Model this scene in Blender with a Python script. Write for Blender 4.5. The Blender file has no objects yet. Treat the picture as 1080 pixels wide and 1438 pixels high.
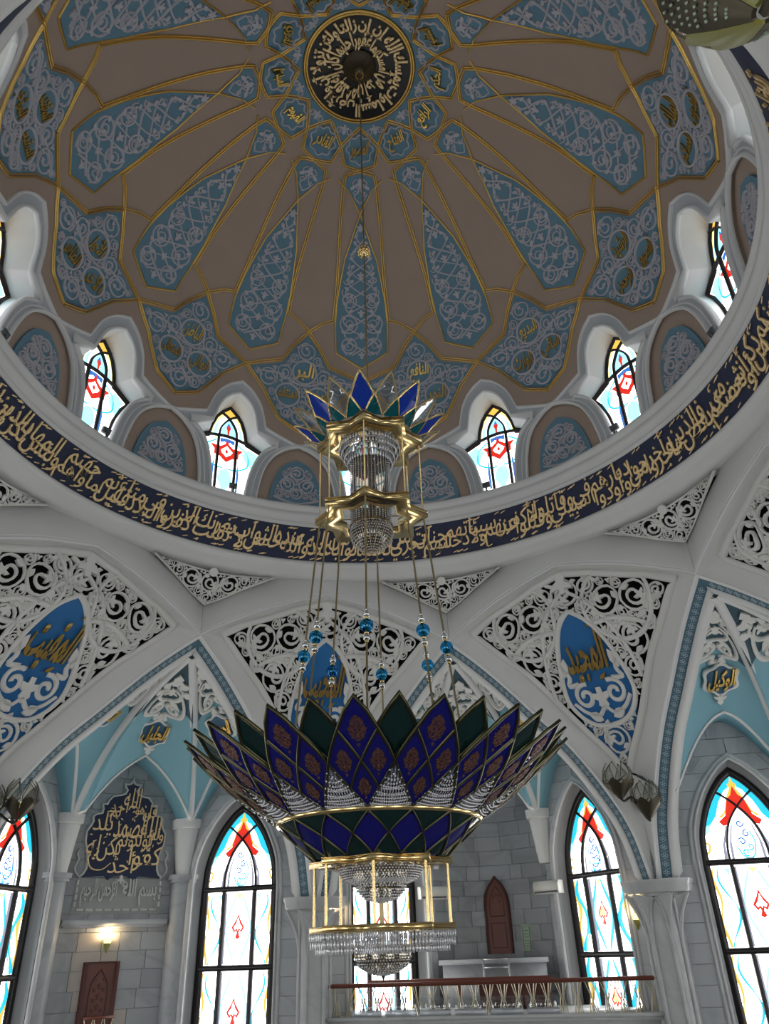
import bpy, math, random
import numpy as np
from mathutils import geometry as MG, Vector as MV

# ------------------------------------------------------------------ camera, world, exposure
S = 7.0                                   # metres per layout unit; layout height 0 = eye level of the visitors' gallery
PHID = -1.4065                            # azimuth of the dome window straight ahead
CAM_D, PITCH, ROLL, YAW, FPX = 1.4818, 0.5285, -0.0371, 0.0209, 1046.67
sc = bpy.context.scene
COL = sc.collection
cd = bpy.data.cameras.new('camera'); cam = bpy.data.objects.new('camera', cd); COL.objects.link(cam)
cd.sensor_fit = 'VERTICAL'; cd.sensor_height = 36.0; cd.lens = FPX / 1438.0 * 36.0
cd.clip_start = 0.05; cd.clip_end = 300
cp, sp, cy, sy = math.cos(PITCH), math.sin(PITCH), math.cos(YAW), math.sin(YAW)
def _yaw(x, y, z): return MV((x * cy + y * sy, -x * sy + y * cy, z))
f_, u_, r_ = _yaw(0, cp, sp), _yaw(0, -sp, cp), _yaw(1, 0, 0)
cr, sr = math.cos(ROLL), math.sin(ROLL)
ri = r_ * cr + u_ * sr; up = u_ * cr - r_ * sr
from mathutils import Matrix
M = Matrix((ri, up, -f_)).transposed().to_4x4()
M.translation = MV((0, -CAM_D * S, S))
cam.matrix_world = M
sc.camera = cam

w = bpy.data.worlds.new('world'); sc.world = w; w.use_nodes = True
bg = w.node_tree.nodes['Background']; bg.inputs[0].default_value = (0.75, 0.87, 1.0, 1); bg.inputs[1].default_value = 0.04
sc.view_settings.view_transform = 'Standard'; sc.view_settings.look = 'None'
sc.view_settings.gamma = 1.0; sc.view_settings.use_curve_mapping = False
sc.view_settings.exposure = -0.55
sc.cycles.use_denoising = True
sc.cycles.max_bounces = 8; sc.cycles.diffuse_bounces = 5; sc.cycles.glossy_bounces = 4
sc.cycles.transmission_bounces = 4; sc.cycles.transparent_max_bounces = 12
sc.cycles.caustics_reflective = False; sc.cycles.caustics_refractive = False
sc.cycles.sample_clamp_indirect = 6.0
GLASS = 9.0                               # daylight coming through the clear window glass

random.seed(5); rng = np.random.default_rng(5)
PI = math.pi

# ------------------------------------------------------------------ materials
def mat(name, col, rough=0.6, metal=0.0, noise=0.0, scale=4.0, emit=None, strength=1.0, spec=0.5, rand=0.0, bump=0.0, veins=0.0):
    m = bpy.data.materials.new(name); m.use_nodes = True
    nt = m.node_tree; b = nt.nodes['Principled BSDF']
    b.inputs['Base Color'].default_value = (*col, 1); b.inputs['Roughness'].default_value = rough
    b.inputs['Metallic'].default_value = metal; b.inputs['Specular IOR Level'].default_value = spec
    if emit:
        b.inputs['Emission Color'].default_value = (*emit, 1); b.inputs['Emission Strength'].default_value = strength
    L = nt.links.new
    if noise or rand or bump or veins:
        tc = nt.nodes.new('ShaderNodeTexCoord')
        n = nt.nodes.new('ShaderNodeTexNoise'); n.inputs['Scale'].default_value = scale; n.inputs['Detail'].default_value = 5
        L(tc.outputs['Object'], n.inputs['Vector'])
        val = nt.nodes.new('ShaderNodeMath'); val.operation = 'MULTIPLY_ADD'
        L(n.outputs['Fac'], val.inputs[0]); val.inputs[1].default_value = noise * 2; val.inputs[2].default_value = 1.0 - noise
        out = val.outputs[0]
        if veins:
            n2 = nt.nodes.new('ShaderNodeTexNoise'); n2.inputs['Scale'].default_value = scale * 0.35; n2.inputs['Detail'].default_value = 8
            n2.inputs['Distortion'].default_value = 1.6; L(tc.outputs['Object'], n2.inputs['Vector'])
            v1 = nt.nodes.new('ShaderNodeMath'); v1.operation = 'SUBTRACT'; L(n2.outputs['Fac'], v1.inputs[0]); v1.inputs[1].default_value = 0.5
            v2 = nt.nodes.new('ShaderNodeMath'); v2.operation = 'ABSOLUTE'; L(v1.outputs[0], v2.inputs[0])
            v3 = nt.nodes.new('ShaderNodeMapRange'); L(v2.outputs[0], v3.inputs[0]); v3.inputs[1].default_value = 0.0; v3.inputs[2].default_value = 0.06
            v3.inputs[3].default_value = 1 - veins; v3.inputs[4].default_value = 1.0
            v4 = nt.nodes.new('ShaderNodeMath'); v4.operation = 'MULTIPLY'; L(out, v4.inputs[0]); L(v3.outputs[0], v4.inputs[1]); out = v4.outputs[0]
        if rand:
            oi = nt.nodes.new('ShaderNodeObjectInfo'); r2 = nt.nodes.new('ShaderNodeMath'); r2.operation = 'MULTIPLY_ADD'
            L(oi.outputs['Random'], r2.inputs[0]); r2.inputs[1].default_value = rand * 2; r2.inputs[2].default_value = 1 - rand
            v5 = nt.nodes.new('ShaderNodeMath'); v5.operation = 'MULTIPLY'; L(out, v5.inputs[0]); L(r2.outputs[0], v5.inputs[1]); out = v5.outputs[0]
        mx = nt.nodes.new('ShaderNodeVectorMath'); mx.operation = 'SCALE'; mx.inputs[0].default_value = col
        L(out, mx.inputs['Scale']); L(mx.outputs[0], b.inputs['Base Color'])
        if bump:
            bp = nt.nodes.new('ShaderNodeBump'); bp.inputs['Strength'].default_value = bump; bp.inputs['Distance'].default_value = 0.02
            L(n.outputs['Fac'], bp.inputs['Height']); L(bp.outputs[0], b.inputs['Normal'])
    return m
def glass_mat(name, col, strength):
    return mat(name, tuple(c * 0.3 for c in col), 0.15, emit=col, strength=strength * (1.55 if strength < 5 else 1.0), noise=0.0)
def mixglass(name, tint, refl, rough=0.05, gcol=(1, 1, 1)):
    m = bpy.data.materials.new(name); m.use_nodes = True; nt = m.node_tree
    for n in list(nt.nodes): nt.nodes.remove(n)
    o = nt.nodes.new('ShaderNodeOutputMaterial'); t = nt.nodes.new('ShaderNodeBsdfTransparent'); t.inputs[0].default_value = (*tint, 1)
    g = nt.nodes.new('ShaderNodeBsdfGlossy'); g.inputs['Roughness'].default_value = rough; g.inputs['Color'].default_value = (*gcol, 1)
    x = nt.nodes.new('ShaderNodeMixShader'); x.inputs[0].default_value = refl
    nt.links.new(t.outputs[0], x.inputs[1]); nt.links.new(g.outputs[0], x.inputs[2]); nt.links.new(x.outputs[0], o.inputs[0])
    return m
def transl(name, col, fac=0.5, rough=0.1):
    m = bpy.data.materials.new(name); m.use_nodes = True; nt = m.node_tree; b = nt.nodes['Principled BSDF']
    b.inputs['Base Color'].default_value = (*col, 1); b.inputs['Roughness'].default_value = rough
    t = nt.nodes.new('ShaderNodeBsdfTranslucent'); t.inputs[0].default_value = (*col, 1)
    x = nt.nodes.new('ShaderNodeMixShader'); x.inputs[0].default_value = fac
    nt.links.new(b.outputs[0], x.inputs[1]); nt.links.new(t.outputs[0], x.inputs[2])
    nt.links.new(x.outputs[0], nt.nodes['Material Output'].inputs[0])
    return m
T = {}
T['tan'] = mat('dome_plaster', (0.41, 0.315, 0.255), 0.8, noise=0.06, scale=1.5)
T['white'] = mat('white_plaster', (0.74, 0.74, 0.73), 0.55, noise=0.03, scale=1.2)
T['bead'] = mat('white_moulding', (0.80, 0.80, 0.80), 0.5)
T['grey'] = mat('grey_plaster', (0.50, 0.53, 0.56), 0.6, noise=0.03)
T['lace'] = mat('carved_plaster', (0.78, 0.77, 0.74), 0.6)
T['relief'] = mat('lilac_relief', (0.50, 0.49, 0.54), 0.7)
T['blue'] = mat('dome_blue', (0.135, 0.265, 0.35), 0.7, noise=0.05)
T['gold'] = mat('gold_leaf', (0.78, 0.52, 0.16), 0.32, 1.0, noise=0.1, scale=9)
T['goldmos'] = mat('gold_mosaic', (0.95, 0.70, 0.36), 0.38, 0.35, noise=0.35, scale=16, bump=0.6)
T['navy'] = mat('navy_mosaic', (0.009, 0.018, 0.062), 0.5, noise=0.45, scale=14)
T['black'] = mat('black_disc', (0.008, 0.008, 0.010), 0.35)
T['void'] = mat('painted_void_shade', (0.010, 0.010, 0.012), 0.9)  # near-black colour paints the shade of the void behind the pierced work
T['teal'] = mat('recess_shade_teal', (0.06, 0.12, 0.15), 0.8)
T['vault'] = mat('vault_blue', (0.25, 0.49, 0.58), 0.75, noise=0.03)
T['strip'] = mat('strip_teal', (0.07, 0.15, 0.20), 0.6)
T['stripo'] = mat('strip_ornament', (0.36, 0.46, 0.52), 0.6)
T['royal'] = mat('royal_blue', (0.02, 0.16, 0.42), 0.5)
T['medblue'] = mat('medallion_blue', (0.02, 0.10, 0.19), 0.5)
T['marble'] = mat('grey_marble', (0.40, 0.42, 0.44), 0.4, noise=0.12, scale=1.3, rand=0.10, veins=0.16)
T['marble_lamplit'] = mat('lamplit_marble', (0.52, 0.47, 0.42), 0.4, noise=0.10, scale=1.3, rand=0.08, veins=0.12)
T['marblep'] = mat('pale_marble', (0.56, 0.57, 0.58), 0.35, noise=0.08, scale=1.1, veins=0.10)
T['joint'] = mat('joint_grey', (0.33, 0.34, 0.35), 0.9)
T['frame'] = mat('dark_frame', (0.012, 0.009, 0.010), 0.35)
T['wood'] = mat('red_brown_wood', (0.16, 0.045, 0.028), 0.4, noise=0.25, scale=3)
T['woodd'] = mat('dark_carved_wood', (0.085, 0.022, 0.016), 0.5)
T['brass'] = mat('polished_brass', (0.83, 0.63, 0.30), 0.18, 1.0)
T['brassd'] = mat('dull_brass', (0.42, 0.33, 0.18), 0.35, 1.0)
T['petalf'] = mat('petal_frame_brass', (0.10, 0.092, 0.05), 0.3, 1.0)
T['cobalt'] = mat('cobalt_glass', (0.006, 0.006, 0.145), 0.06, spec=0.35)
T['green'] = mat('bottle_green_glass', (0.004, 0.022, 0.022), 0.06, spec=0.35)
T['copper'] = mat('copper_filigree', (0.15, 0.068, 0.052), 0.4, 0.6)
T['cobaltt'] = transl('bright_blue_glass', (0.02, 0.07, 0.55), 0.6)
T['tealt'] = transl('teal_glass', (0.01, 0.16, 0.19), 0.6)
T['frost'] = mixglass('frosted_glass', (0.80, 0.82, 0.86), 0.45, 0.5, (0.8, 0.82, 0.86))
T['crystal'] = mixglass('crystal', (0.80, 0.80, 0.80), 0.5, 0.06)
T['crystald'] = mixglass('smoky_crystal', (0.40, 0.38, 0.34), 0.42, 0.10, (0.95, 0.92, 0.85))
T['bead_blue'] = mixglass('blue_bead_glass', (0.06, 0.52, 0.80), 0.16, 0.08, (0.25, 0.70, 0.95))
T['pane'] = mixglass('barrier_glass', (0.93, 0.95, 0.95), 0.10, 0.02)
T['bronze'] = mat('bronze_metal', (0.10, 0.085, 0.06), 0.4, 0.8)
T['clearp'] = mixglass('lamp_glass', (0.80, 0.80, 0.76), 0.06, 0.2)
T['olive'] = mat('olive_glass', (0.28, 0.27, 0.06), 0.3)
T['lampon'] = mat('lit_lamp_glass', (0.8, 0.75, 0.35), 0.3, emit=(1.0, 0.86, 0.35), strength=2.6)
T['plastic'] = mat('cream_plastic', (0.70, 0.69, 0.64), 0.45)
T['greyp'] = mat('grey_housing', (0.10, 0.11, 0.12), 0.5)
T['sign'] = mat('pale_green_board', (0.45, 0.55, 0.42), 0.5)
T['signd'] = mat('green_print', (0.22, 0.33, 0.22), 0.5)
T['steel'] = mat('brushed_steel', (0.45, 0.45, 0.45), 0.35, 0.9)
T['goldrail'] = mat('champagne_metal', (0.62, 0.55, 0.42), 0.35, 0.7)
T['carpet'] = mat('floor_carpet', (0.20, 0.19, 0.18), 0.95, noise=0.2)
T['kufic'] = mat('pale_kufic_relief', (0.60, 0.60, 0.57), 0.6)
T['plaqueg'] = mat('plaque_grey', (0.36, 0.37, 0.36), 0.6)
T['beadw'] = mat('cut_glass_bead', (0.80, 0.80, 0.84), 0.10, 0.45)
T['smoke'] = mixglass('smoky_crystal_shell', (0.50, 0.48, 0.44), 0.25, 0.15, (0.7, 0.68, 0.62))
T['darkg'] = mixglass('smoky_dark_glass', (0.16, 0.16, 0.24), 0.25, 0.08, (0.6, 0.6, 0.7))
G = {}
G['clear'] = glass_mat('clear_daylit_glass', (1.0, 0.98, 0.95), GLASS)
G['clearD'] = glass_mat('dome_daylit_glass', (1.0, 0.97, 0.95), 5.5)
G['cyan'] = glass_mat('cyan_glass', (0.03, 0.62, 0.85), 1.1)
G['pale'] = glass_mat('pale_cyan_glass', (0.35, 0.85, 1.0), 1.6)
G['red'] = glass_mat('red_glass', (0.85, 0.035, 0.02), 0.9)
G['amber'] = glass_mat('amber_glass', (1.0, 0.62, 0.10), 1.0)
G['yellow'] = glass_mat('yellow_glass', (1.0, 0.85, 0.30), 1.4)
G['blue'] = glass_mat('blue_glass', (0.05, 0.22, 0.70), 0.9)
G['hatch'] = glass_mat('grey_hatched_glass', (0.42, 0.44, 0.55), 0.8)

# ------------------------------------------------------------------ mesh builder
class MB:
    def __init__(s): s.V = []; s.n = 0; s.F = []
    def add(s, V, F):
        V = np.asarray(V, float).reshape(-1, 3); s.V.append(V)
        for f in (F if isinstance(F, (list, tuple)) and len(F) and isinstance(F[0], np.ndarray) and F[0].ndim == 2 else [F]):
            f = np.asarray(f)
            if f.size: s.F.append(f + s.n)
        s.n += len(V); return s
    def grid(s, P, closed=False):
        P = np.asarray(P, float); a, b = P.shape[:2]
        i = np.arange(a * b).reshape(a, b)
        if closed: i = np.vstack([i, i[:1]])
        q = np.stack([i[:-1, :-1], i[1:, :-1], i[1:, 1:], i[:-1, 1:]], -1).reshape(-1, 4)
        return s.add(P.reshape(-1, 3), q)
    def lathe(s, prof, n=32, c=(0, 0), a0=0.0, a1=2 * PI):
        prof = np.asarray(prof, float); full = abs(a1 - a0 - 2 * PI) < 1e-6
        t = np.linspace(a0, a1, n + (0 if full else 1), endpoint=not full)
        P = np.stack([c[0] + prof[None, :, 0] * np.sin(t)[:, None], c[1] + prof[None, :, 0] * np.cos(t)[:, None], np.broadcast_to(prof[None, :, 1], (len(t), len(prof)))], -1)
        return s.grid(P, closed=full)
    def tube(s, path, r, n=6, closed=False, caps=True):
        P = np.asarray(path, float); m = len(P); r = np.broadcast_to(r, (m,))
        if closed: Tn = np.roll(P, -1, 0) - np.roll(P, 1, 0)
        else: Tn = np.gradient(P, axis=0)
        Tn = Tn / (np.linalg.norm(Tn, axis=1)[:, None] + 1e-12)
        ref = np.array([0, 0, 1.0]) if np.mean(np.abs(Tn[:, 2])) < 0.8 else np.array([1.0, 0, 0])
        A = np.cross(Tn, ref); A /= np.linalg.norm(A, axis=1)[:, None] + 1e-12; B = np.cross(Tn, A)
        t = np.arange(n) * 2 * PI / n
        G_ = P[:, None] + r[:, None, None] * (A[:, None] * np.cos(t)[None, :, None] + B[:, None] * np.sin(t)[None, :, None])
        G_ = np.concatenate([G_, G_[:, :1]], 1)
        return s.grid(G_, closed=closed)
    def box(s, c, d, ax=None):
        c = np.asarray(c, float); d = np.asarray(d, float) / 2
        ax = np.eye(3) if ax is None else np.asarray(ax, float)
        sg = np.array([(-1, -1, -1), (1, -1, -1), (1, 1, -1), (-1, 1, -1), (-1, -1, 1), (1, -1, 1), (1, 1, 1), (-1, 1, 1)], float)
        return s.add(c + (sg * d) @ ax, BOXF)
    def octa(s, C, r):
        C = np.asarray(C, float).reshape(-1, 3); r = np.broadcast_to(np.asarray(r, float).reshape(-1, 1) if np.ndim(r) == 1 else r, (len(C), 1)) if np.ndim(r) < 2 else r
        d = np.array([(1, 0, 0), (-1, 0, 0), (0, 1, 0), (0, -1, 0), (0, 0, 1), (0, 0, -1)], float)
        V = C[:, None] + d[None] * np.asarray(r)[:, None, :]
        f = np.array([(0, 2, 4), (2, 1, 4), (1, 3, 4), (3, 0, 4), (2, 0, 5), (1, 2, 5), (3, 1, 5), (0, 3, 5)])
        F = (f[None] + np.arange(len(C))[:, None, None] * 6).reshape(-1, 3)
        return s.add(V.reshape(-1, 3), F)
    def sphere(s, c, r, n=12, m=8, sz=1.0):
        t = np.linspace(0, PI, m + 1); return s.lathe(np.stack([r * np.sin(t), c[2] + r * sz * np.cos(t)], 1), n, (c[0], c[1]))
    # --- 2D designs laid on a surface f(x, y, off)
    def ribbon(s, f, P, w, th, closed=False, taper=0.72, z0=0.0):
        P = np.asarray(P, float); m = len(P)
        if m < 2: return s
        w = np.broadcast_to(w, (m,)) / 2.0
        Tn = (np.roll(P, -1, 0) - np.roll(P, 1, 0)) if closed else np.gradient(P, axis=0)
        Tn = Tn / (np.linalg.norm(Tn, axis=1)[:, None] + 1e-12); N = np.stack([-Tn[:, 1], Tn[:, 0]], 1)
        # mitre at sharp corners
        D = np.diff(np.vstack([P, P[:1]]) if closed else P, axis=0); D = D / (np.linalg.norm(D, axis=1)[:, None] + 1e-12)
        k = np.ones(m)
        if closed: c_ = np.sum(D * np.roll(D, 1, 0), 1); k = 1 / np.sqrt(np.clip((1 + c_) / 2, 0.12, 1))
        elif m > 2: c_ = np.sum(D[1:] * D[:-1], 1); k[1:-1] = 1 / np.sqrt(np.clip((1 + c_) / 2, 0.12, 1))
        o = (w * k)[:, None] * N
        rows = [(P + o, z0), (P + o * taper, z0 + th), (P - o * taper, z0 + th), (P - o, z0)]
        Gd = np.stack([f(q[:, 0], q[:, 1], z) for q, z in rows], 1)
        s.grid(Gd, closed=closed)
        if not closed:
            e = np.concatenate([Gd[0], Gd[-1]]); s.add(e, np.array([[0, 1, 2, 3], [7, 6, 5, 4]]))
        return s
    def plate(s, f, P, th, z0=0.0, spacing=None, holes=(), sides=True, zfun=None):
        P = [np.asarray(P, float)] + [np.asarray(h, float) for h in holes]
        pts, edges = [], []
        for q in P:
            if spacing: q = dens(q, spacing, True)
            b = len(pts); pts += [tuple(v) for v in q]; n = len(q); edges += [(b + i, b + (i + 1) % n) for i in range(n)]
        nb = len(pts)
        loops = []; b = 0
        for q in P:
            n = len(dens(q, spacing, True)) if spacing else len(q); loops.append(np.arange(b, b + n)); b += n
        if spacing:
            lo, hi = P[0].min(0), P[0].max(0)
            gx, gy = np.meshgrid(np.arange(lo[0] + spacing * .5, hi[0], spacing), np.arange(lo[1] + spacing * .5, hi[1], spacing))
            g = np.stack([gx.ravel(), gy.ravel()], 1)
            ok = inside(P[0], g) & (pdist(P[0], g) > spacing * .3)
            for h in P[1:]: ok &= ~inside(h, g) & (pdist(h, g) > spacing * .3)
            pts += [tuple(v) for v in g[ok]]
        if not spacing and len(P) == 1:
            V2 = np.array(pts)
            tri = MG.tessellate_polygon([[MV((x, y, 0)) for x, y in pts]]); F = np.array([t for t in tri])
        else:
            r = MG.delaunay_2d_cdt([MV(p) for p in pts], edges, [], 0, 1e-7, True)
            V2 = np.array([(v.x, v.y) for v in r[0]]); F = np.array([f_ for f_ in r[2]])
            cen = V2[F].mean(1); ok = inside(P[0], cen)
            for h in P[1:]: ok &= ~inside(h, cen)
            F = F[ok]
            omap = {}
            for i, o in enumerate(r[3]):
                for j in o: omap[j] = i
            loops = [np.array([omap[j] for j in l]) for l in loops]
        z = z0 + th if zfun is None else z0 + th + zfun(V2)
        s.add(f(V2[:, 0], V2[:, 1], z), F)
        if sides and th:
            for l in loops:
                q = V2[l]; q = np.vstack([q, q[:1]])
                s.grid(np.stack([f(q[:, 0], q[:, 1], z0), f(q[:, 0], q[:, 1], z0 + th)], 1))
        return s
BOXF = np.array([(0, 3, 2, 1), (4, 5, 6, 7), (0, 1, 5, 4), (1, 2, 6, 5), (2, 3, 7, 6), (3, 0, 4, 7)])
def dens(P, sp, closed):
    P = np.asarray(P, float); Q = np.vstack([P, P[:1]]) if closed else P; out = []
    for a, b in zip(Q[:-1], Q[1:]):
        n = max(1, int(np.ceil(np.linalg.norm(b - a) / sp))); out.append(a + (b - a) * (np.arange(n) / n)[:, None])
    r = np.vstack(out)
    return r if closed else np.vstack([r, P[-1:]])
def inside(poly, q):
    x, y = q[:, 0], q[:, 1]; r = np.zeros(len(q), bool); n = len(poly)
    for i in range(n):
        a, b = poly[i - 1], poly[i]
        if a[1] == b[1]: continue
        c = (a[1] > y) != (b[1] > y); r ^= c & (x < (b[0] - a[0]) * (y - a[1]) / (b[1] - a[1]) + a[0])
    return r
def pdist(poly, q, closed=True):
    d = np.full(len(q), 1e9); n = len(poly)
    for i in range(0 if closed else 1, n):
        a, b = poly[i - 1], poly[i]; ab = b - a; t = np.clip(((q - a) @ ab) / (ab @ ab + 1e-15), 0, 1)
        d = np.minimum(d, np.linalg.norm(q - a - t[:, None] * ab, axis=1))
    return d
def curve(P, n=8, closed=False):
    P = np.asarray(P, float)
    Q = np.vstack([P[-1:], P, P[:2]]) if closed else np.vstack([2 * P[0] - P[1], P, 2 * P[-1] - P[-2]])
    t = (np.arange(n) / n)[:, None]; out = []
    for i in range(1, len(Q) - 2):
        a, b, c, d = Q[i - 1], Q[i], Q[i + 1], Q[i + 2]
        out.append(.5 * (2 * b + (c - a) * t + (2 * a - 5 * b + 4 * c - d) * t * t + (3 * b - a - 3 * c + d) * t ** 3))
    r = np.vstack(out)
    return r if closed else np.vstack([r, P[-1:]])
def mir(P): P = np.asarray(P, float); return P * np.array([-1] + [1] * (P.shape[1] - 1))
def both(P): P = np.asarray(P, float); q = mir(P)[::-1]; return np.vstack([P, q[1:] if abs(P[-1, 0]) < 1e-9 else q])[: None if abs(P[0, 0]) > 1e-9 else -1]

# ------------------------------------------------------------------ objects
BASE = {}
def W(p, az):
    a = math.radians(az); x, y, z = p
    return MV(((x * math.cos(a) + y * math.sin(a)) * S, (-x * math.sin(a) + y * math.cos(a)) * S, (z + 1) * S))
def tag(o, label=None, cat=None, group=None, kind=None):
    if label: o['label'] = label
    if cat: o['category'] = cat
    if group: o['group'] = group
    if kind: o['kind'] = kind
    return o
def mesh(name, mb, m, base, smooth=False):
    V = np.concatenate(mb.V) if mb.V else np.zeros((0, 3)); V = (V - np.asarray(base)) * S
    me = bpy.data.meshes.new(name); me.vertices.add(len(V)); me.vertices.foreach_set('co', V.ravel())
    li = np.concatenate([f.ravel() for f in mb.F]) if mb.F else np.zeros(0, int); cnt = np.concatenate([np.full(len(f), f.shape[1]) for f in mb.F]) if mb.F else np.zeros(0, int)
    me.loops.add(len(li)); me.loops.foreach_set('vertex_index', li.astype(np.int32)); me.polygons.add(len(cnt))
    st = np.concatenate([[0], np.cumsum(cnt)[:-1]]) if len(cnt) else cnt
    me.polygons.foreach_set('loop_start', st.astype(np.int32)); me.polygons.foreach_set('loop_total', cnt.astype(np.int32))
    if smooth: me.polygons.foreach_set('use_smooth', np.ones(len(cnt), bool))
    me.update(calc_edges=True); me.validate(); me.materials.append(m)
    return me
def obj(name, mb, m, parent=None, az=0.0, base=(0, 0, 0), smooth=False, kind=None, label=None, cat=None, group=None):
    if parent is not None: base = BASE[parent.name]
    o = bpy.data.objects.new(name, mesh(name, mb, m, base, smooth) if mb is not None else None); COL.objects.link(o)
    if parent is not None: o.parent = parent
    else: o.location = W(base, az); o.rotation_euler[2] = -math.radians(az)
    BASE[o.name] = tuple(base); tag(o, label, cat, group, kind)
    return o
def thing(name, az, base, label, cat, group=None): return obj(name, None, None, None, az, base, False, None, label, cat, group)
def dup(o, az=None, parent=None, label=None, base=None):
    c = o.copy(); COL.objects.link(c); BASE[c.name] = BASE[o.name] if base is None else tuple(base)
    if parent is not None: c.parent = parent
    if az is not None: c.location = W(BASE[c.name], az); c.rotation_euler[2] = -math.radians(az)
    if label: c['label'] = label
    for ch in list(o.children): dup(ch, None, c)
    return c
IDN = lambda x, y, o: np.stack(np.broadcast_arrays(np.asarray(x, float), np.asarray(o, float), np.asarray(y, float)), -1)
def planeS(p0, ex, en=None, ez=(0, 0, 1)):      # surface: x along ex, y along ez, offset along en
    p0, ex, ez = (np.asarray(v, float) for v in (p0, ex, ez)); en = np.asarray(en, float)
    return lambda x, y, o: p0 + np.asarray(x, float)[..., None] * ex + np.asarray(y, float)[..., None] * ez + np.broadcast_to(np.asarray(o, float), np.shape(x))[..., None] * en

# ------------------------------------------------------------------ Arabic lettering
AR = {}
def _ar():
    t = [('\u0621', 0xFE80, 1), ('\u0622', 0xFE81, 2), ('\u0623', 0xFE83, 2), ('\u0624', 0xFE85, 2), ('\u0625', 0xFE87, 2), ('\u0626', 0xFE89, 4), ('\u0627', 0xFE8D, 2), ('\u0628', 0xFE8F, 4), ('\u0629', 0xFE93, 2), ('\u062A', 0xFE95, 4), ('\u062B', 0xFE99, 4), ('\u062C', 0xFE9D, 4), ('\u062D', 0xFEA1, 4), ('\u062E', 0xFEA5, 4), ('\u062F', 0xFEA9, 2), ('\u0630', 0xFEAB, 2), ('\u0631', 0xFEAD, 2), ('\u0632', 0xFEAF, 2), ('\u0633', 0xFEB1, 4), ('\u0634', 0xFEB5, 4), ('\u0635', 0xFEB9, 4), ('\u0636', 0xFEBD, 4), ('\u0637', 0xFEC1, 4), ('\u0638', 0xFEC5, 4), ('\u0639', 0xFEC9, 4), ('\u063A', 0xFECD, 4), ('\u0641', 0xFED1, 4), ('\u0642', 0xFED5, 4), ('\u0643', 0xFED9, 4), ('\u0644', 0xFEDD, 4), ('\u0645', 0xFEE1, 4), ('\u0646', 0xFEE5, 4), ('\u0647', 0xFEE9, 4), ('\u0648', 0xFEED, 2), ('\u0649', 0xFEEF, 2), ('\u064A', 0xFEF1, 4)]
    for c, b, n in t: AR[c] = (b, n)
_ar()
LA = {'\u0622': 0xFEF5, '\u0623': 0xFEF7, '\u0625': 0xFEF9, '\u0627': 0xFEFB}
def shape(s):
    out = []; i = 0; prev = False
    while i < len(s):
        c = s[i]
        if c not in AR: out.append(c); prev = False; i += 1; continue
        if c == '\u0644' and i + 1 < len(s) and s[i + 1] in LA:
            out.append(chr(LA[s[i + 1]] + (1 if prev else 0))); prev = False; i += 2; continue
        b, n = AR[c]; nxt = i + 1 < len(s) and s[i + 1] in AR and s[i + 1] != '\u0621' and n == 4
        k = (3 if nxt else 1) if prev else (2 if nxt else 0)
        if n == 1: k = 0
        out.append(chr(b + min(k, n - 1) if n != 2 else b + (1 if prev else 0))); prev = n == 4 and nxt; i += 1
    return ''.join(reversed(out))
_tc = {}
def text2d(s, bold=0.0, res=2):
    k = (s, bold, res)
    if k not in _tc:
        c = bpy.data.curves.new('lettering', 'FONT'); c.body = shape(s); c.resolution_u = res; c.offset = bold; c.extrude = 0.05
        o = bpy.data.objects.new('lettering', c); COL.objects.link(o); m = o.to_mesh()
        V = np.zeros(len(m.vertices) * 3); m.vertices.foreach_get('co', V); V = V.reshape(-1, 3)
        fs = {}
        for p in m.polygons:
            v = list(p.vertices)
            if all(V[i, 2] < -0.04 for i in v): continue
            fs.setdefault(len(v), []).append(v)
        F = [np.array(x) for x in fs.values()]
        o.to_mesh_clear(); bpy.data.objects.remove(o); bpy.data.curves.remove(c)
        _tc[k] = (V, F)
    return _tc[k]
def put_text(mb, f, s, cx, cy_, wid, hei, th, bold=0.02, keep=False, z0=0.0, shear=0.0):
    V, F = text2d(s, bold); lo, hi = V[:, :2].min(0), V[:, :2].max(0)
    sx, sy_ = wid / (hi[0] - lo[0]), hei / (hi[1] - lo[1])
    if keep: sx = sy_ = min(sx, sy_)
    x = cx + (V[:, 0] - (lo[0] + hi[0]) / 2) * sx; y = cy_ + (V[:, 1] - (lo[1] + hi[1]) / 2) * sy_
    x = x + shear * (y - cy_)
    mb.add(f(x, y, z0 + (V[:, 2] + 0.05) / 0.1 * th), F); return mb
NAMES = 'الرحمن الرحيم الملك القدوس السلام المؤمن المهيمن العزيز الجبار المتكبر الخالق البارئ المصور الغفار القهار الوهاب الرزاق الفتاح العليم القابض الباسط الخافض الرافع المعز المذل السميع البصير الحكم العدل اللطيف الخبير الحليم العظيم الغفور الشكور العلي الكبير الحفيظ المقيت الحسيب الجليل الكريم الرقيب المجيب الواسع الحكيم الودود المجيد الباعث الشهيد الحق الوكيل القوي المتين الولي الحميد المحصي المبدئ المعيد المحيي المميت الحي القيوم الواجد الماجد الواحد الصمد القادر المقتدر المقدم المؤخر الأول الآخر الظاهر الباطن الوالي المتعالي البر التواب المنتقم العفو الرؤوف مالك ذوالجلال المقسط الجامع الغني المغني المانع الضار النافع النور الهادي البديع الباقي الوارث الرشيد الصبور'.split()

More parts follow.
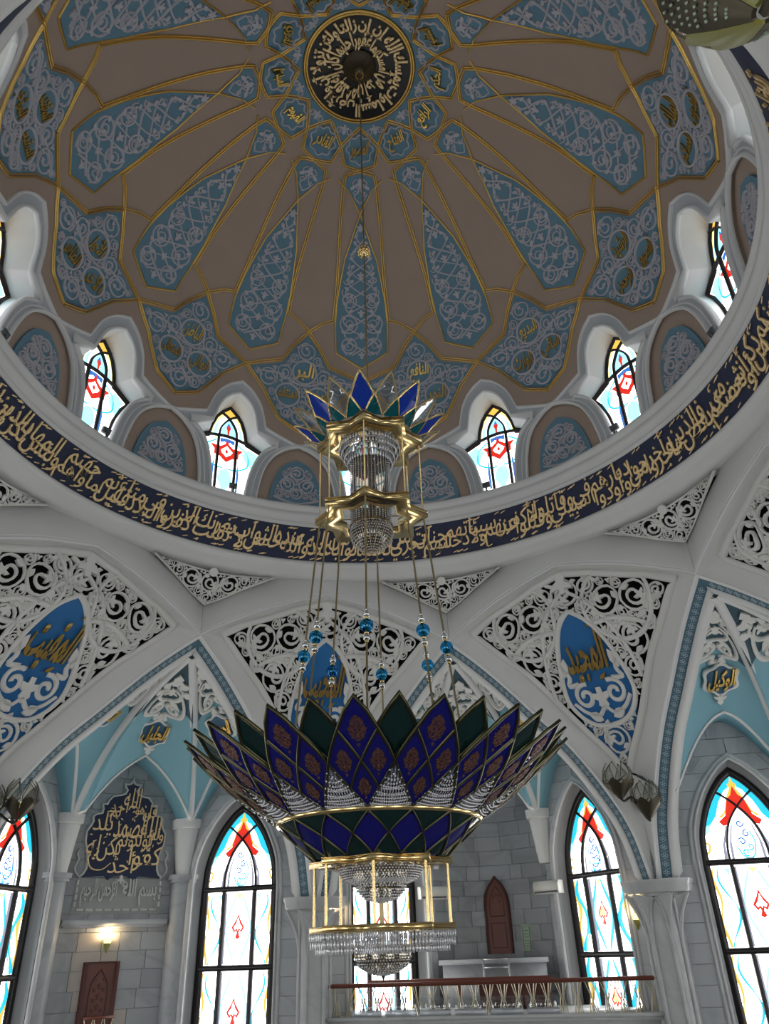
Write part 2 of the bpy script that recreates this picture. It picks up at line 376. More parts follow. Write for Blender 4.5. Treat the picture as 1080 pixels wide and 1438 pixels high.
# ------------------------------------------------------------------ arabesque ornament
def spiral(cx, cy_, r, ph, d=1, turns=1.6, n=22, rin=0.22):
    t = np.linspace(0, 1, n); a = ph + d * turns * 2 * PI * t; rr = r * (1 - (1 - rin) * t ** 0.85)
    return np.stack([cx + rr * np.cos(a), cy_ + rr * np.sin(a)], 1)
def leaf(p, ang, L, wd):
    t = np.array([0, .25, .5, .75, 1.0]); k = np.array([.15, .8, 1, .62, 0]) * wd / 2
    a = np.stack([t * L, k], 1); b = np.stack([t[::-1][1:-1] * L, -k[::-1][1:-1]], 1); q = np.vstack([a, b])
    c_, s_ = math.cos(ang), math.sin(ang)
    return np.stack([p[0] + q[:, 0] * c_ - q[:, 1] * s_, p[1] + q[:, 0] * s_ + q[:, 1] * c_], 1)
def trefoil(p, ang, L):
    c_, s_ = math.cos(ang), math.sin(ang)
    q = np.array([(0, .12), (.25, .14), (.2, .5), (.42, .42), (.55, .18), (.75, .24), (1, 0), (.75, -.24), (.55, -.18), (.42, -.42), (.2, -.5), (.25, -.14), (0, -.12)]) * L
    return np.stack([p[0] + q[:, 0] * c_ - q[:, 1] * s_, p[1] + q[:, 0] * s_ + q[:, 1] * c_], 1)
def pack(poly, rmax, rmin, nmax, holes=(), sym=True, n=5000, seed=1, grow=1.0):
    g = np.random.default_rng(seed); poly = np.asarray(poly, float); lo, hi = poly.min(0), poly.max(0)
    q = lo + g.random((n, 2)) * (hi - lo)
    if sym:
        q[:, 0] = np.abs(q[:, 0]); ax = np.stack([np.zeros(400), np.linspace(lo[1], hi[1], 400)], 1); q = np.vstack([q, ax])
    ok = inside(poly, q)
    for h in holes: ok &= ~inside(np.asarray(h, float), q)
    q = q[ok]; d = pdist(poly, q)
    for h in holes: d = np.minimum(d, pdist(np.asarray(h, float), q))
    if sym: d = np.where(q[:, 0] > 1e-6, np.minimum(d, q[:, 0]), d)
    out = []
    while len(out) < nmax and len(q):
        c = np.minimum(d, rmax); i = int(np.argmax(c + g.random(len(c)) * rmin * .2)); r = c[i] * grow
        if c[i] < rmin: break
        out.append((q[i, 0], q[i, 1], r))
        for sx in ((1, -1) if sym else (1,)): d = np.minimum(d, np.hypot(q[:, 0] - sx * q[i, 0], q[:, 1] - q[i, 1]) - c[i])
    return out
def scrolls(mb, f, circ, th, k=0.16, ring=True, sym=True, small=0.0, z0=0.0, leafy=1.0, lw=None):
    k0 = k
    for j, (x, y, r) in enumerate(circ):
        k = k0 if lw is None else min(k0, lw / r)
        ph = (j * 2.39) % (2 * PI); d = 1 if j % 2 else -1
        for sx in ((1, -1) if sym and x > 1e-6 else (1,)):
            X = np.array([sx, 1.0])
            if r < small:
                for a in (ph, ph + 2.1, ph + 4.2): mb.plate(f, (leaf((0, 0), a, r * 1.05, r * .75) + (x, y)) * X, th, z0, sides=True)
                continue
            t = np.linspace(0, 1, 30); an = ph + d * 1.9 * 2 * PI * t; rr_ = r * .95 * np.where(t < .42, 1.0, 1 - .78 * ((t - .42) / .58) ** .9)
            P = np.stack([x + rr_ * np.cos(an), y + rr_ * np.sin(an)], 1) * X
            mb.ribbon(f, P, np.where(t < .42, r * k, r * k * (1 + .35 * (t - .42))), th, z0=z0)
            e = P[-1]; mb.plate(f, trefoil(e, math.atan2(*(P[-1] - P[-3])[::-1]), r * .55 * leafy), th, z0)
            for m_ in (3, 9, 17):
                v = P[m_] - np.array([x, y]) * X; ang = math.atan2(v[1], v[0]) + (2.3 if m_ == 9 else .9) * d * sx
                mb.plate(f, leaf(P[m_], ang, r * .42 * leafy, r * .26 * leafy), th, z0)
    return mb
def circ0(cx, cy_, r, n=20): a = np.arange(n) * 2 * PI / n; return np.stack([cx + r * np.cos(a), cy_ + r * np.sin(a)], 1)
def scal(P, k, c=None):
    P = np.asarray(P, float); c = P.mean(0) if c is None else np.asarray(c); return c + (P - c) * k

# ------------------------------------------------------------------ dome (12-fold)
PRO = curve([(0, 2.705), (.1, 2.697), (.19, 2.677), (.28, 2.632), (.35, 2.597), (.42, 2.56), (.49, 2.521), (.57, 2.468), (.65, 2.407), (.74, 2.322), (.84, 2.208), (.9, 2.09), (.93, 2.026), (.96, 1.94), (.985, 1.82), (1.005, 1.68), (1.018, 1.54), (1.025, 1.42)], 12)
PT = np.r_[0, np.cumsum(np.hypot(*np.diff(PRO, axis=0).T))]
_d = np.gradient(PRO, axis=0); _d /= np.linalg.norm(_d, axis=1)[:, None]
def dome(a, t, o):      # a: azimuth in degrees, t: arc length from the crown, o: offset towards the room
    a, t, o = np.broadcast_arrays(np.radians(np.asarray(a, float)), np.asarray(t, float), np.asarray(o, float))
    r = np.interp(t, PT, PRO[:, 0]); h = np.interp(t, PT, PRO[:, 1]); nr = np.interp(t, PT, _d[:, 1]); nh = -np.interp(t, PT, _d[:, 0])
    r = r + nr * o; h = h + nh * o
    return np.stack([r * np.sin(a), r * np.cos(a), h], -1)
DR = lambda t: np.maximum(np.interp(t, PT, PRO[:, 0]), 1e-3)
def domeX(a0): return lambda x, y, o: dome(a0 + np.degrees(np.asarray(x) / DR(y)), y, o)
def toX(P): P = np.asarray(P, float); return np.stack([np.radians(P[:, 0]) * DR(P[:, 1]), P[:, 1]], 1)

cl = MB()
cl.grid(dome(*np.meshgrid(np.linspace(0, 360, 145), np.r_[0.001, np.linspace(.03, 1.2, 40)], indexing='ij'), 0.0))
BOUT = np.vstack([curve([(0, 1.28), (3.0, 1.31), (5.5, 1.366), (7.0, 1.452)], 4), [(13.9, 1.500), (15, 1.505)]])       # outer edge of the window moulding
LUN = curve([(15, 1.505), (12.4, 1.522), (9.9, 1.555), (8.2, 1.60), (7.1, 1.66), (6.4, 1.734), (6.2, 1.80)], 4)          # edge of the blind arch
OPN = np.vstack([curve([(0, 1.33), (2.4, 1.355), (4.1, 1.398), (5.2, 1.475)], 4), [(5.2, 1.48), (10.3, 1.512)], curve([(10.3, 1.514), (7.6, 1.548), (6.0, 1.585), (4.6, 1.655), (3.8, 1.744), (3.6, 1.80)], 4)[1:]])
up_poly = np.vstack([[(-15, 1.2)], [(15, 1.2)], BOUT[::-1], mir(BOUT)[1:]])
for k in range(12):
    cl.plate(lambda x, y, o, a=PHID + 30 * k: dome(a + np.asarray(x), y, o), up_poly * (1, 30), 0, spacing=None) if False else None
    f = lambda x, y, o, a=PHID + 30 * k: dome(a + np.asarray(x) * 25, y, o)
    cl.plate(f, up_poly / (25, 1), 0.0, spacing=.06, sides=False)
ceiling = obj('ceiling', cl, T['tan'], kind='structure', label='brown plaster dome with blue arabesque panels and gold lines')

# moulded band round the dome windows and blind arches
band_poly = np.vstack([mir(BOUT)[::-1], BOUT[1:], LUN[1:], OPN[::-1], mir(OPN)[1:], mir(LUN)[::-1][:-1]])
SEC = lambda a: (lambda x, y, o: dome(a + np.asarray(x) * 25, y, o))
KX = (25, 1)
bandm = MB(); bandm.plate(SEC(0), band_poly / KX, .010, -.012, spacing=.05)
beads = MB()
for sgn in (1, -1):
    g = lambda P: P / KX * (sgn, 1)
    beads.ribbon(SEC(0), g(dens(np.vstack([BOUT, ]), .5, False)), .012, .012, z0=-.004)
    beads.ribbon(SEC(0), g(LUN), .014, .014, z0=-.004)
    beads.ribbon(SEC(0), g(OPN), .015, .014, z0=-.004)
    beads.ribbon(SEC(0), g(np.vstack([scal(LUN, 1.0)[1:] - (1.15, 0)])), .007, .006, z0=-.002)
# blind arches: recessed brown field, blue panel, carved relief
lunf = np.vstack([LUN, (30 - LUN[::-1][:, 0])[:, None] * (1, 0) + LUN[::-1] * (0, 1)]) if False else np.vstack([LUN[::-1], np.stack([30 - LUN[1:, 0], LUN[1:, 1]], 1)])
tymp = MB(); tymp.plate(SEC(0), lunf / KX, .03, -.045, spacing=.06, sides=False); 
q = lunf / KX; tymp.grid(np.stack([dome(q[:, 0] * 25, q[:, 1], 0.0), dome(q[:, 0] * 25, q[:, 1], -.018)], 1))
LP = curve([(0, 1.562), (.052, 1.592), (.082, 1.645), (.098, 1.70), (.104, 1.742), (.106, 1.80)], 3)
lpan = MB(); LPF = domeX(15); lpp = np.vstack([mir(LP)[::-1], LP[1:]]); lpan.plate(LPF, lpp, .010, -.016, spacing=.04)
lrel = MB(); ins = scal(lpp, .86, (0, 1.70)); ins = ins[ins[:, 1] < 1.745]
scrolls(lrel, LPF, pack(ins, .030, .007, 26, seed=3), .008, .22, ring=True, small=.010, z0=-.006, lw=.0060)
lb = np.array([(-.088, 1.735), (-.05, 1.748), (0, 1.757), (.05, 1.748), (.088, 1.735)]); lrel.ribbon(LPF, curve(lb, 4), .008, .008, z0=-.006)

bl_, be_, ty_, lp_ = [], [], [], []
for k in range(12):
    az = PHID + 30 * k
    if k == 0:
        b0 = obj('window_band', bandm, T['grey'], ceiling); b1 = obj('moulding', beads, T['bead'], b0)
        t0 = obj('blind_arch', tymp, T['tan'], ceiling); t1 = obj('blue_panel', lpan, T['blue'], t0); t2 = obj('carved_relief', lrel, T['relief'], t0, smooth=False)
        for o in (b0, t0): o.rotation_euler[2] = -math.radians(az)
        d0, d1 = b0, t0
    else:
        for o in (d0, d1):
            c = dup(o, None, ceiling); c.rotation_euler[2] = -math.radians(az)

def ring12(name, mb, m, parent, a0=0.0, smooth=False, sub=None, skip=()):
    out = []
    for k in range(12):
        if k == 0:
            o = obj(name, mb, m, parent, smooth=smooth)
            for nm, b2, m2 in (sub or ()): obj(nm, b2, m2, o)
            first = o
        else: o = dup(first, None, parent)
        o.rotation_euler[2] = -math.radians(PHID + a0 + 30 * k); out.append(o)
    return out
# gold strapwork
def dl(mb, P, gap=.0038, w_=.0048, th=.006):
    P = dens(toX(P), .02, False)
    Tn = np.gradient(P, axis=0); Tn /= np.linalg.norm(Tn, axis=1)[:, None]; N = np.stack([-Tn[:, 1], Tn[:, 0]], 1)
    for s_ in (1, -1): mb.ribbon(domeX(0), P + N * gap * s_, w_, th)
gl = MB()
for sg in (1, -1):
    X = lambda P: [(a * sg, t) for a, t in P]
    dl(gl, X([(0, .217), (8, .245), (15, .288)])); dl(gl, X([(15, .288), (10.2, .353), (0, .366)]))
    dl(gl, X([(0, .366), (5, .374), (8.8, .385)])); dl(gl, X([(8.8, .385), (9.4, .43), (8.9, .55), (8.4, .66), (8.0, .80), (8.25, .945)]))
    dl(gl, X([(8.25, .945), (11.4, .962), (15, 1.003), (18.4, 1.064), (21.3, 1.14)]))
    dl(gl, X([(21.3, 1.14), (25.6, 1.165), (30, 1.198), (35.2, 1.275), (39.9, 1.395), (45, 1.442)]))
    P = dens(toX(X([(0, 1.141), (7.0, 1.078)])), .02, False); gl.ribbon(domeX(0), P, .006, .006)
    P = dens(toX(X([(7.0, 1.078), (7.65, .97), (7.6, .875), (6.9, .785), (5.9, .70), (3.2, .61), (0, .524), (-6.3, .44), (-13.1, .407)])), .02, False); gl.ribbon(domeX(0), curve(P, 2), .006, .006)
ring12('gold_strapwork', gl, T['gold'], ceiling)
# blue rosette cells, corner cells, kites, long panels, star panels
def cells(poly_at, th=.003, sp=.03):
    m = MB(); m.plate(domeX(0), dens(toX(poly_at), .02, True), th, 0, spacing=sp, sides=False); return m
ros = [(0, .231), (8, .257), (14, .290), (9.5, .345), (0, .356), (-9.5, .345), (-14, .290), (-8, .257)]
rr = MB(); rp = toX(ros)
for k_ in (.80,):
    q = scal(rp, k_, (0, .294)); a = np.linspace(0, 2 * PI, 48, endpoint=False)
    sc_ = np.stack([np.cos(a), np.sin(a)], 1) * (.047 + .005 * np.cos(a * 8))[:, None] + (0, .293); rr.ribbon(domeX(0), sc_, .006, .005, closed=True, z0=.003)
o_ros = ring12('rosette_panel', cells(ros), T['blue'], ceiling, sub=[('relief', rr, T['relief'])])
gm = MB(); gm.plate(domeX(0), dens(toX([(0.6, .213), (7.5, .2385), (14.6, .281), (15.4, .281), (22.5, .2385), (29.4, .213), (29.4, .203), (0.6, .203)]), .02, True), .003, 0, spacing=.03, sides=False)
gr = MB()
for sx in (-1, 1): gr.ribbon(domeX(15), spiral(sx * .022, .232, .014, PI / 2 - sx * 1.2, sx, 1.2, 14), .005, .004, z0=.003)
gr.plate(domeX(15), trefoil((0, .212), PI / 2, .036), .004, .003)
ring12('corner_panel', gm, T['blue'], ceiling, sub=[('relief', gr, T['relief'])])
kit = [(0, .378), (7.6, .393), (8.4, .43), (6.2, .448), (0, .505), (-6.2, .448), (-8.4, .43), (-7.6, .393)]
kr = MB()
for sx in (1, -1):
    kr.ribbon(domeX(0), curve(np.array([(0, .485), (.022, .46), (.004, .435), (.028, .412), (.012, .395)]) * (sx, 1), 5), .006, .005, z0=.003)
    kr.ribbon(domeX(0), spiral(.018 * sx, .448, .012, 0, sx, 1.1, 12), .005, .005, z0=.003); kr.plate(domeX(0), leaf((.018 * sx, .42), .6 if sx > 0 else PI - .6, .026, .014), .005, .003)
kr.plate(domeX(0), trefoil((0, .43), -PI / 2, .04), .005, .003)
ring12('kite_panel', cells(kit), T['blue'], ceiling, sub=[('relief', kr, T['relief'])])
lon = [(0, .535), (3.0, .612), (5.7, .70), (6.7, .785), (7.4, .875), (7.4, .97), (6.8, 1.074), (0, 1.133), (-6.8, 1.074), (-7.4, .97), (-7.4, .875), (-6.7, .785), (-5.7, .70), (-3.0, .612)]
lr = MB(); LX = toX(lon)
hw = lambda t: np.interp(t, LX[:7, 1], LX[:7, 0])
tt = np.linspace(.570, 1.085, 110); ph = 2 * PI * 2.6 * ((tt - .57) / .515) ** .8
for sx in (1, -1):
    lr.ribbon(domeX(0), np.stack([sx * hw(tt) * .66 * np.sin(ph), tt], 1), .0072, .006, z0=.003)
    lr.ribbon(domeX(0), np.stack([sx * hw(tt[30:]) * .72 * np.cos(ph[30:] * 1.0), tt[30:]], 1), .0055, .005, z0=.003)
    for j, t_ in enumerate((.86, .955, 1.045)):
        c0 = hw(t_) * .50; r0 = hw(t_) * (.30 if j != 1 else .34); lr.ribbon(domeX(0), circ0(sx * c0, t_, r0), .0065, .006, closed=True, z0=.003); lr.ribbon(domeX(0), spiral(sx * c0, t_, r0 * .75, j + 1.0, sx, 1.2, 14), .005, .006, z0=.003)
    for j, t_ in enumerate(np.linspace(.60, 1.07, 17)):
        x_l = hw(t_) * (.80 if j % 2 else .35); lr.plate(domeX(0), leaf((sx * x_l, t_), PI / 2 + sx * (.9 if j % 2 else -.9), .024, .012), .006, .003)
    for j, t_ in enumerate(np.linspace(.62, .82, 5)): lr.ribbon(domeX(0), spiral(sx * hw(t_) * .70, t_ + .012, hw(t_) * .22, j, sx, 1.1, 12), .005, .006, z0=.003)
for t_ in (.575, .66, .76, .91, 1.0, 1.085): lr.plate(domeX(0), trefoil((0, t_ - .014), PI / 2, .032), .006, .003)
ring12('long_panel', cells(lon), T['blue'], ceiling, sub=[('arabesque_relief', lr, T['relief'])])
star = [(0, 1.022), (3.0, 1.075), (6.0, 1.153), (10.0, 1.176), (14.2, 1.204), (9.7, 1.277), (5.1, 1.387), (0, 1.430), (-5.1, 1.387), (-9.7, 1.277), (-14.2, 1.204), (-10.0, 1.176), (-6.0, 1.153), (-3.0, 1.075)]
CIR = [(0.0, 1.178, .049), (.062, 1.285, .049), (-.062, 1.285, .049)]
sr_ = MB(); SX = toX(star); a = np.linspace(0, 2 * PI, 28, endpoint=False); holes = []
for x, y, r in CIR:
    sr_.ribbon(domeX(0), np.stack([x + r * np.cos(a), y + r * np.sin(a)], 1), .008, .007, closed=True, z0=.003); holes.append(np.stack([x + r * 1.08 * np.cos(a), y + r * 1.08 * np.sin(a)], 1))
scrolls(sr_, domeX(0), pack(scal(SX, .95, (0, 1.22)), .038, .008, 34, holes, seed=4), .006, .2, ring=True, small=.0115, z0=.003, lw=.0055, leafy=.9)
for sx in (1, -1):
    sr_.ribbon(domeX(0), curve(np.array([(0, 1.235), (.05, 1.225), (.10, 1.20), (.17, 1.206), (.20, 1.215)]) * (sx, 1), 5), .007, .006, z0=.003)
    sr_.ribbon(domeX(0), curve(np.array([(.0, 1.33), (.02, 1.36), (.05, 1.35), (.06, 1.385)]) * (sx, 1), 5), .007, .006, z0=.003)
o_star = ring12('star_panel', cells(star), T['blue'], ceiling, 15, sub=[('arabesque_relief', sr_, T['relief'])])
# gold names in the star panels and rosettes
for k in range(12):
    i0 = {11: 77, 0: 90}.get(k, (90 + 3 * k) if k < 4 else 77 - 3 * (11 - k)) % 97
    for j, (x, y, r) in enumerate(CIR):
        m = MB(); put_text(m, lambda X, Y, o: domeX(0)(X, 2 * y - Y, o), NAMES[(i0 + j) % len(NAMES)], x, y, r * 1.62, r * 1.6, .005, .02, z0=.003, shear=.12)
        obj('calligraphy', m, T['gold'], o_star[k])
    m = MB(); put_text(m, lambda X, Y, o: domeX(0)(X, .586 - Y, o), NAMES[(k * 5 + 12) % len(NAMES)], 0, .293, .066, .060, .010, .025, z0=.003, shear=.12)
    obj('calligraphy', m, T['gold'], o_ros[k])
# black medallion in the crown
cm = thing('crown_medallion', PHID, (0, 0, 2.66), 'round black medallion with gold radial lettering at the crown of the dome', 'medallion')
a = np.linspace(0, 360, 65)[:-1]
mb = MB(); mb.grid(dome(*np.meshgrid(np.linspace(0, 360, 65), np.r_[.002, np.linspace(.02, .187, 6)], indexing='ij'), .006)); obj('disc', mb, T['black'], cm)
mb = MB()
for t_, w_ in ((.189, .008), (.198, .007)):
    mb.grid(np.stack([dome(np.linspace(0, 360, 65), t_ + dx, dz) for dx, dz in ((-w_ / 2, .002), (-w_ / 3, .012), (w_ / 3, .012), (w_ / 2, .002))], 1))
obj('gold_rim', mb, T['gold'], cm)
AYA = 'إن الله يمسك السماوات والأرض أن تزولا ولئن زالتا إن أمسكهما من أحد من بعده إنه كان حليما غفورا'
mb = MB(); wd = AYA.split(); ang = 20.0
lens = [text2d(v, .03)[0] for v in wd]; tot = sum(np.ptp(v[:, 0]) + .12 for v in lens); nrow = 2
for row, (t0_, t1_, off) in enumerate(((.118, .178, 0), (.058, .128, 9))):
    half = wd[:10] if row == 0 else wd[10:]; g = 360.0 / sum(np.ptp(text2d(v, .03)[0][:, 0]) + .1 for v in half); ang = 200.0 + off
    for v in half:
        wlen = np.ptp(text2d(v, .03)[0][:, 0])
        put_text(mb, lambda X, Y, o: dome(X, Y, o), v, ang + wlen * g / 2, (t0_ + t1_) / 2, wlen * g, (t1_ - t0_), .006, .03, z0=.007) if False else \
            put_text(mb, lambda X, Y, o: dome(-np.asarray(X), Y, o), v, ang + wlen * g / 2, (t0_ + t1_) / 2, wlen * g, t1_ - t0_, .006, .03, z0=.007)
        ang += (wlen + .1) * g
obj('calligraphy', mb, T['goldmos'], cm)
mb = MB(); mb.lathe([(.0, 2.645), (.012, 2.64), (.022, 2.652), (.028, 2.668), (.045, 2.678), (.058, 2.69)], 20); obj('ceiling_rose', mb, T['bronze'], cm, smooth=True)
mb = MB()
for k in range(14): aa = k * 2 * PI / 14; mb.plate(lambda x, y, o: dome(np.degrees(x), y, o), np.array([(aa - .16, .035), (aa, .055), (aa + .16, .035), (aa, .018)]), .012, .004)
obj('petal_ring', mb, T['black'], cm)
mb = MB()
for k in range(12): aa = k * PI / 6; mb.sphere((.013 * math.sin(aa), .013 * math.cos(aa), 2.637), .0028, 8, 5)
obj('bead_cluster', mb, T['gold'], cm, kind='stuff')

# dome windows
WR = 1.075
WOUT = [(0, 1.908), (.03, 1.880), (.055, 1.845), (.072, 1.795), (.080, 1.748), (.154, 1.722), (.128, 1.675), (.105, 1.61), (.092, 1.53), (.088, 1.43)]
def openpts(n=40):
    P = OPN; L = np.r_[0, np.cumsum(np.linalg.norm(np.diff(P / KX, axis=0), axis=1))]
    return P, L
rev = MB()
key = [0, 4, 8, 11, 13, 14, 18, 22, 26, len(OPN) - 1]
# reveal: opening edge to the window outline
OL = np.array([dome(a, t, 0.0) for a, t in OPN]); keyi = [0, 4, 8, 11, 12, 14, 18, 22, 26, len(OPN) - 1]
lo = np.r_[0, np.cumsum(np.linalg.norm(np.diff(OL, axis=0), axis=1))]
WO = np.array([(x, WR, h) for x, h in WOUT]); lw = np.r_[0, np.cumsum(np.linalg.norm(np.diff(WO, axis=0), axis=1))]
ic = int(np.argmax(OPN[:, 0])); wc = 5
par = np.where(np.arange(len(OPN)) <= ic, lo / lo[ic] * lw[wc], lw[wc] + (lo - lo[ic]) / (lo[-1] - lo[ic]) * (lw[-1] - lw[wc]))
WP = np.stack([np.interp(par, lw, WO[:, i]) for i in range(3)], 1)
for sx in (1, -1):
    X = np.array([sx, 1, 1]); rev.grid(np.stack([OL * X, (OL * .6 + WP * .4) * X, WP * X], 1))
wf = MB(); fS = planeS((0, WR - .004, 0), (1, 0, 0), (0, -1, 0))
wop = np.array(WOUT)
wf.ribbon(fS, np.vstack([mir(wop)[::-1], wop[1:]]), .020, .008)
for sx in (1, -1):
    wf.ribbon(fS, np.array([(.037, 1.43), (.037, 1.757)]) * (sx, 1), .011, .010)
    wf.ribbon(fS, curve(np.array([(.037, 1.757), (.03, 1.80), (0, 1.845), (-.045, 1.875)]) * (sx, 1), 5), .008, .010)
wf.ribbon(fS, curve(both([(.15, 1.722), (.08, 1.748), (0, 1.760)]), 4), .010, .010)
pn = MB(); full = np.vstack([mir(wop)[::-1], wop[1:]]); pn.plate(fS, full, .002, -.004, sides=False)
gp = {k: MB() for k in G}
Z1, Z2, Z3 = .0005, .0012, .0019
def gplate(gp, k, P, z, sym=True, f=None):
    f = f or fS
    for sx in ((1, -1) if sym else (1,)): gp[k].plate(f, np.asarray(P, float) * (sx, 1), .0004, z, sides=False)
gplate(gp, 'amber', [(0, 1.90), (.028, 1.872), (0, 1.850)], Z1)
gplate(gp, 'yellow', [(.03, 1.875), (.055, 1.84), (.072, 1.79), (.078, 1.752), (.064, 1.755), (.058, 1.80), (.04, 1.835), (.02, 1.855)], Z1)
gplate(gp, 'pale', [(.062, 1.757), (.056, 1.80), (.034, 1.838), (.045, 1.79), (.047, 1.757)], Z2)
gplate(gp, 'pale', [(0, 1.835), (.022, 1.80), (.030, 1.765), (.014, 1.765), (.010, 1.79), (0, 1.80)], Z1)
gplate(gp, 'blue', [(0, 1.828), (.010, 1.805), (0, 1.795)], Z2)
gplate(gp, 'red', [(0, 1.815), (.010, 1.80), (.005, 1.79), (.003, 1.765), (0, 1.765)], Z3)
gplate(gp, 'amber', [(.15, 1.718), (.085, 1.742), (.085, 1.734), (.14, 1.714), (.12, 1.668), (.127, 1.672)], Z1)
gplate(gp, 'pale', [(.135, 1.708), (.09, 1.73), (.07, 1.70), (.11, 1.675)], Z1)
gplate(gp, 'blue', [(0, 1.752), (.03, 1.748), (.028, 1.725), (.012, 1.735), (0, 1.728)], Z1)
gplate(gp, 'red', [(0, 1.745), (.008, 1.724), (.026, 1.710), (.068, 1.712), (.050, 1.690), (.050, 1.668), (.026, 1.662), (.010, 1.648), (0, 1.640), (0, 1.664), (.008, 1.672), (.018, 1.680), (.024, 1.692), (.012, 1.703), (0, 1.716)], Z2)
gplate(gp, 'red', [(0, 1.702), (.006, 1.692), (.005, 1.684), (0, 1.680)], Z2)
for sx in (1, -1): gp['cyan'].ribbon(fS, curve(np.array([(.045, 1.735), (.085, 1.70), (.088, 1.645), (.045, 1.615), (.012, 1.612)]) * (sx, 1), 6), .007, .0004, z0=Z1)
gplate(gp, 'pale', [(.060, 1.70), (.120, 1.70), (.125, 1.672), (.112, 1.63), (.080, 1.66)], .0002)
gplate(gp, 'pale', [(.008, 1.838), (.03, 1.81), (.036, 1.765), (.0, 1.768), (0, 1.84)], .0002)
gplate(gp, 'pale', [(.02, 1.60), (.03, 1.56), (.0, 1.50), (0, 1.61)], .0002)
gplate(gp, 'amber', [(.128, 1.672), (.114, 1.63), (.106, 1.64), (.119, 1.678)], Z1)
gplate(gp, 'blue', [(.046, 1.66), (.046, 1.52), (.054, 1.52), (.056, 1.60)], Z1)
GN = {'clear': 'clear_pane', 'cyan': 'cyan_glass', 'pale': 'pale_cyan_glass', 'red': 'red_glass_motif', 'amber': 'amber_glass', 'yellow': 'yellow_glass', 'blue': 'blue_glass', 'hatch': 'hatched_glass'}
T['reveal'] = mat('reveal_plaster', (0.74, 0.72, 0.70), 0.6)
dw = obj('window_1', rev, T['reveal'], None, PHID, (0, 1.0, 1.5), kind='structure', label='small stained glass dome window directly behind the chandelier crown')
obj('frame', wf, T['frame'], dw); obj('clear_pane', pn, G['clearD'], dw)
for k, m in gp.items():
    if m.V: obj(GN[k], m, G[k], dw)
for k in range(1, 12):
    c = dup(dw, PHID + 30 * k); c.name = 'window_%d' % (k + 1)
    kk = k if k < 7 else k - 12; WD = {-3: 'farthest left', -2: 'second from the left', -1: 'just left of the chandelier', 1: 'just right of the chandelier', 2: 'second from the right', 3: 'farthest right'}
    if kk in WD: c['label'] = 'small stained glass dome window, ' + WD[kk]
    else: del c['label']
# floodlights on the sills
for i, (k, da, t_) in enumerate(((-3, 4.3, 1.70), (-2, 1.7, 1.735), (-1, .8, 1.745), (1, -2.6, 1.745), (2, -2.3, 1.735), (3, -4.7, 1.70))):
    az = PHID + 30 * k + da; p = (0, 1.002, 1.499)
    lab = 'small grey floodlight on the dome window sill, ' + ['far left end', 'second from the left', 'just left of the chandelier', 'just right of the chandelier', 'second from the right', 'far right end'][i]
    o = thing('floodlight', az, (0, .994, 1.463), lab, 'floodlight', 'floodlights on the dome window sills')
    m = MB(); m.box(p, (.028, .014, .020), [(1, 0, 0), (0, .9, .43), (0, -.43, .9)]); m.box((0, 1.010, 1.499), (.020, .008, .014)); obj('housing', m, T['greyp'], o)
    m = MB(); m.box((0, .996, 1.479), (.006, .006, .030)); m.box((0, .994, 1.4645), (.018, .014, .003)); obj('bracket', m, T['greyp'], o)

# ------------------------------------------------------------------ ring cornice with inscription
trim = MB(); trim.lathe([(1.10, 1.462), (.985, 1.462), (.978, 1.455), (.977, 1.443), (.986, 1.437), (.987, 1.428), (.981, 1.424), (.984, 1.408), (.996, 1.398), (.994, 1.388), (.990, 1.383), (.992, 1.378), (1.0, 1.375)], 144)
trim.lathe([(1.0456, 1.256), (1.040, 1.254), (1.032, 1.246), (1.032, 1.236), (1.040, 1.228), (1.052, 1.224), (1.052, 1.216), (1.062, 1.212), (1.064, 1.205), (1.085, 1.200), (1.12, 1.198)], 144)
cor = obj('trim_1', trim, T['white'], kind='structure', label='round white cornice with a navy inscription band below the dome', smooth=False)
mb = MB(); mb.lathe([(1.0, 1.375), (1.0456, 1.256)], 144); ib = obj('inscription_band', mb, T['navy'], cor)
def ringS(x, y, o):     # x azimuth degrees, y 0..1 up the band
    a, y, o = np.broadcast_arrays(np.radians(x), np.asarray(y, float), np.asarray(o, float)); r = 1.0456 - .0456 * y - .934 * o; h = 1.256 + .119 * y - .358 * o
    return np.stack([r * np.sin(a), r * np.cos(a), h], -1)
RTXT = 'ربنا إننا سمعنا مناديا ينادي للإيمان أن آمنوا بربكم فآمنا ربنا فاغفر لنا ذنوبنا وكفر عنا سيئاتنا وتوفنا مع الأبرار ربنا وآتنا ما وعدتنا على رسلك ولا تخزنا يوم القيامة إنك لا تخلف الميعاد فاستجاب لهم ربهم أني لا أضيع عمل عامل منكم من ذكر أو أنثى بعضكم من بعض فالذين هاجروا وأخرجوا من ديارهم وأوذوا في سبيلي وقاتلوا وقتلوا لأكفرن عنهم سيئاتهم ولأدخلنهم جنات تجري من تحتها الأنهار ثوابا من عند الله والله عنده حسن الثواب لا يغرنك تقلب الذين كفروا في البلاد متاع قليل ثم مأواهم جهنم وبئس المهاد لكن الذين اتقوا ربهم لهم جنات تجري من تحتها الأنهار خالدين فيها نزلا من عند الله وما عند الله خير للأبرار'.split()
cur = [0.0, 0.35]; lay = []
for i, wd_ in enumerate(RTXT):
    V = text2d(wd_, .03)[0]; L = np.ptp(V[:, 0]); row = i % 2
    x0 = max(cur[row], (lay[-1][1] + .25) if lay else 0); lay.append((wd_, x0, L, row)); cur[row] = x0 + L + .10
xa = [l for l in lay if l[0] == 'سبيلي'][0][1]; xb = [l for l in lay if l[0] == 'الأنهار'][0][1]
sl = (3.0 - 47.0) / (xb - xa)
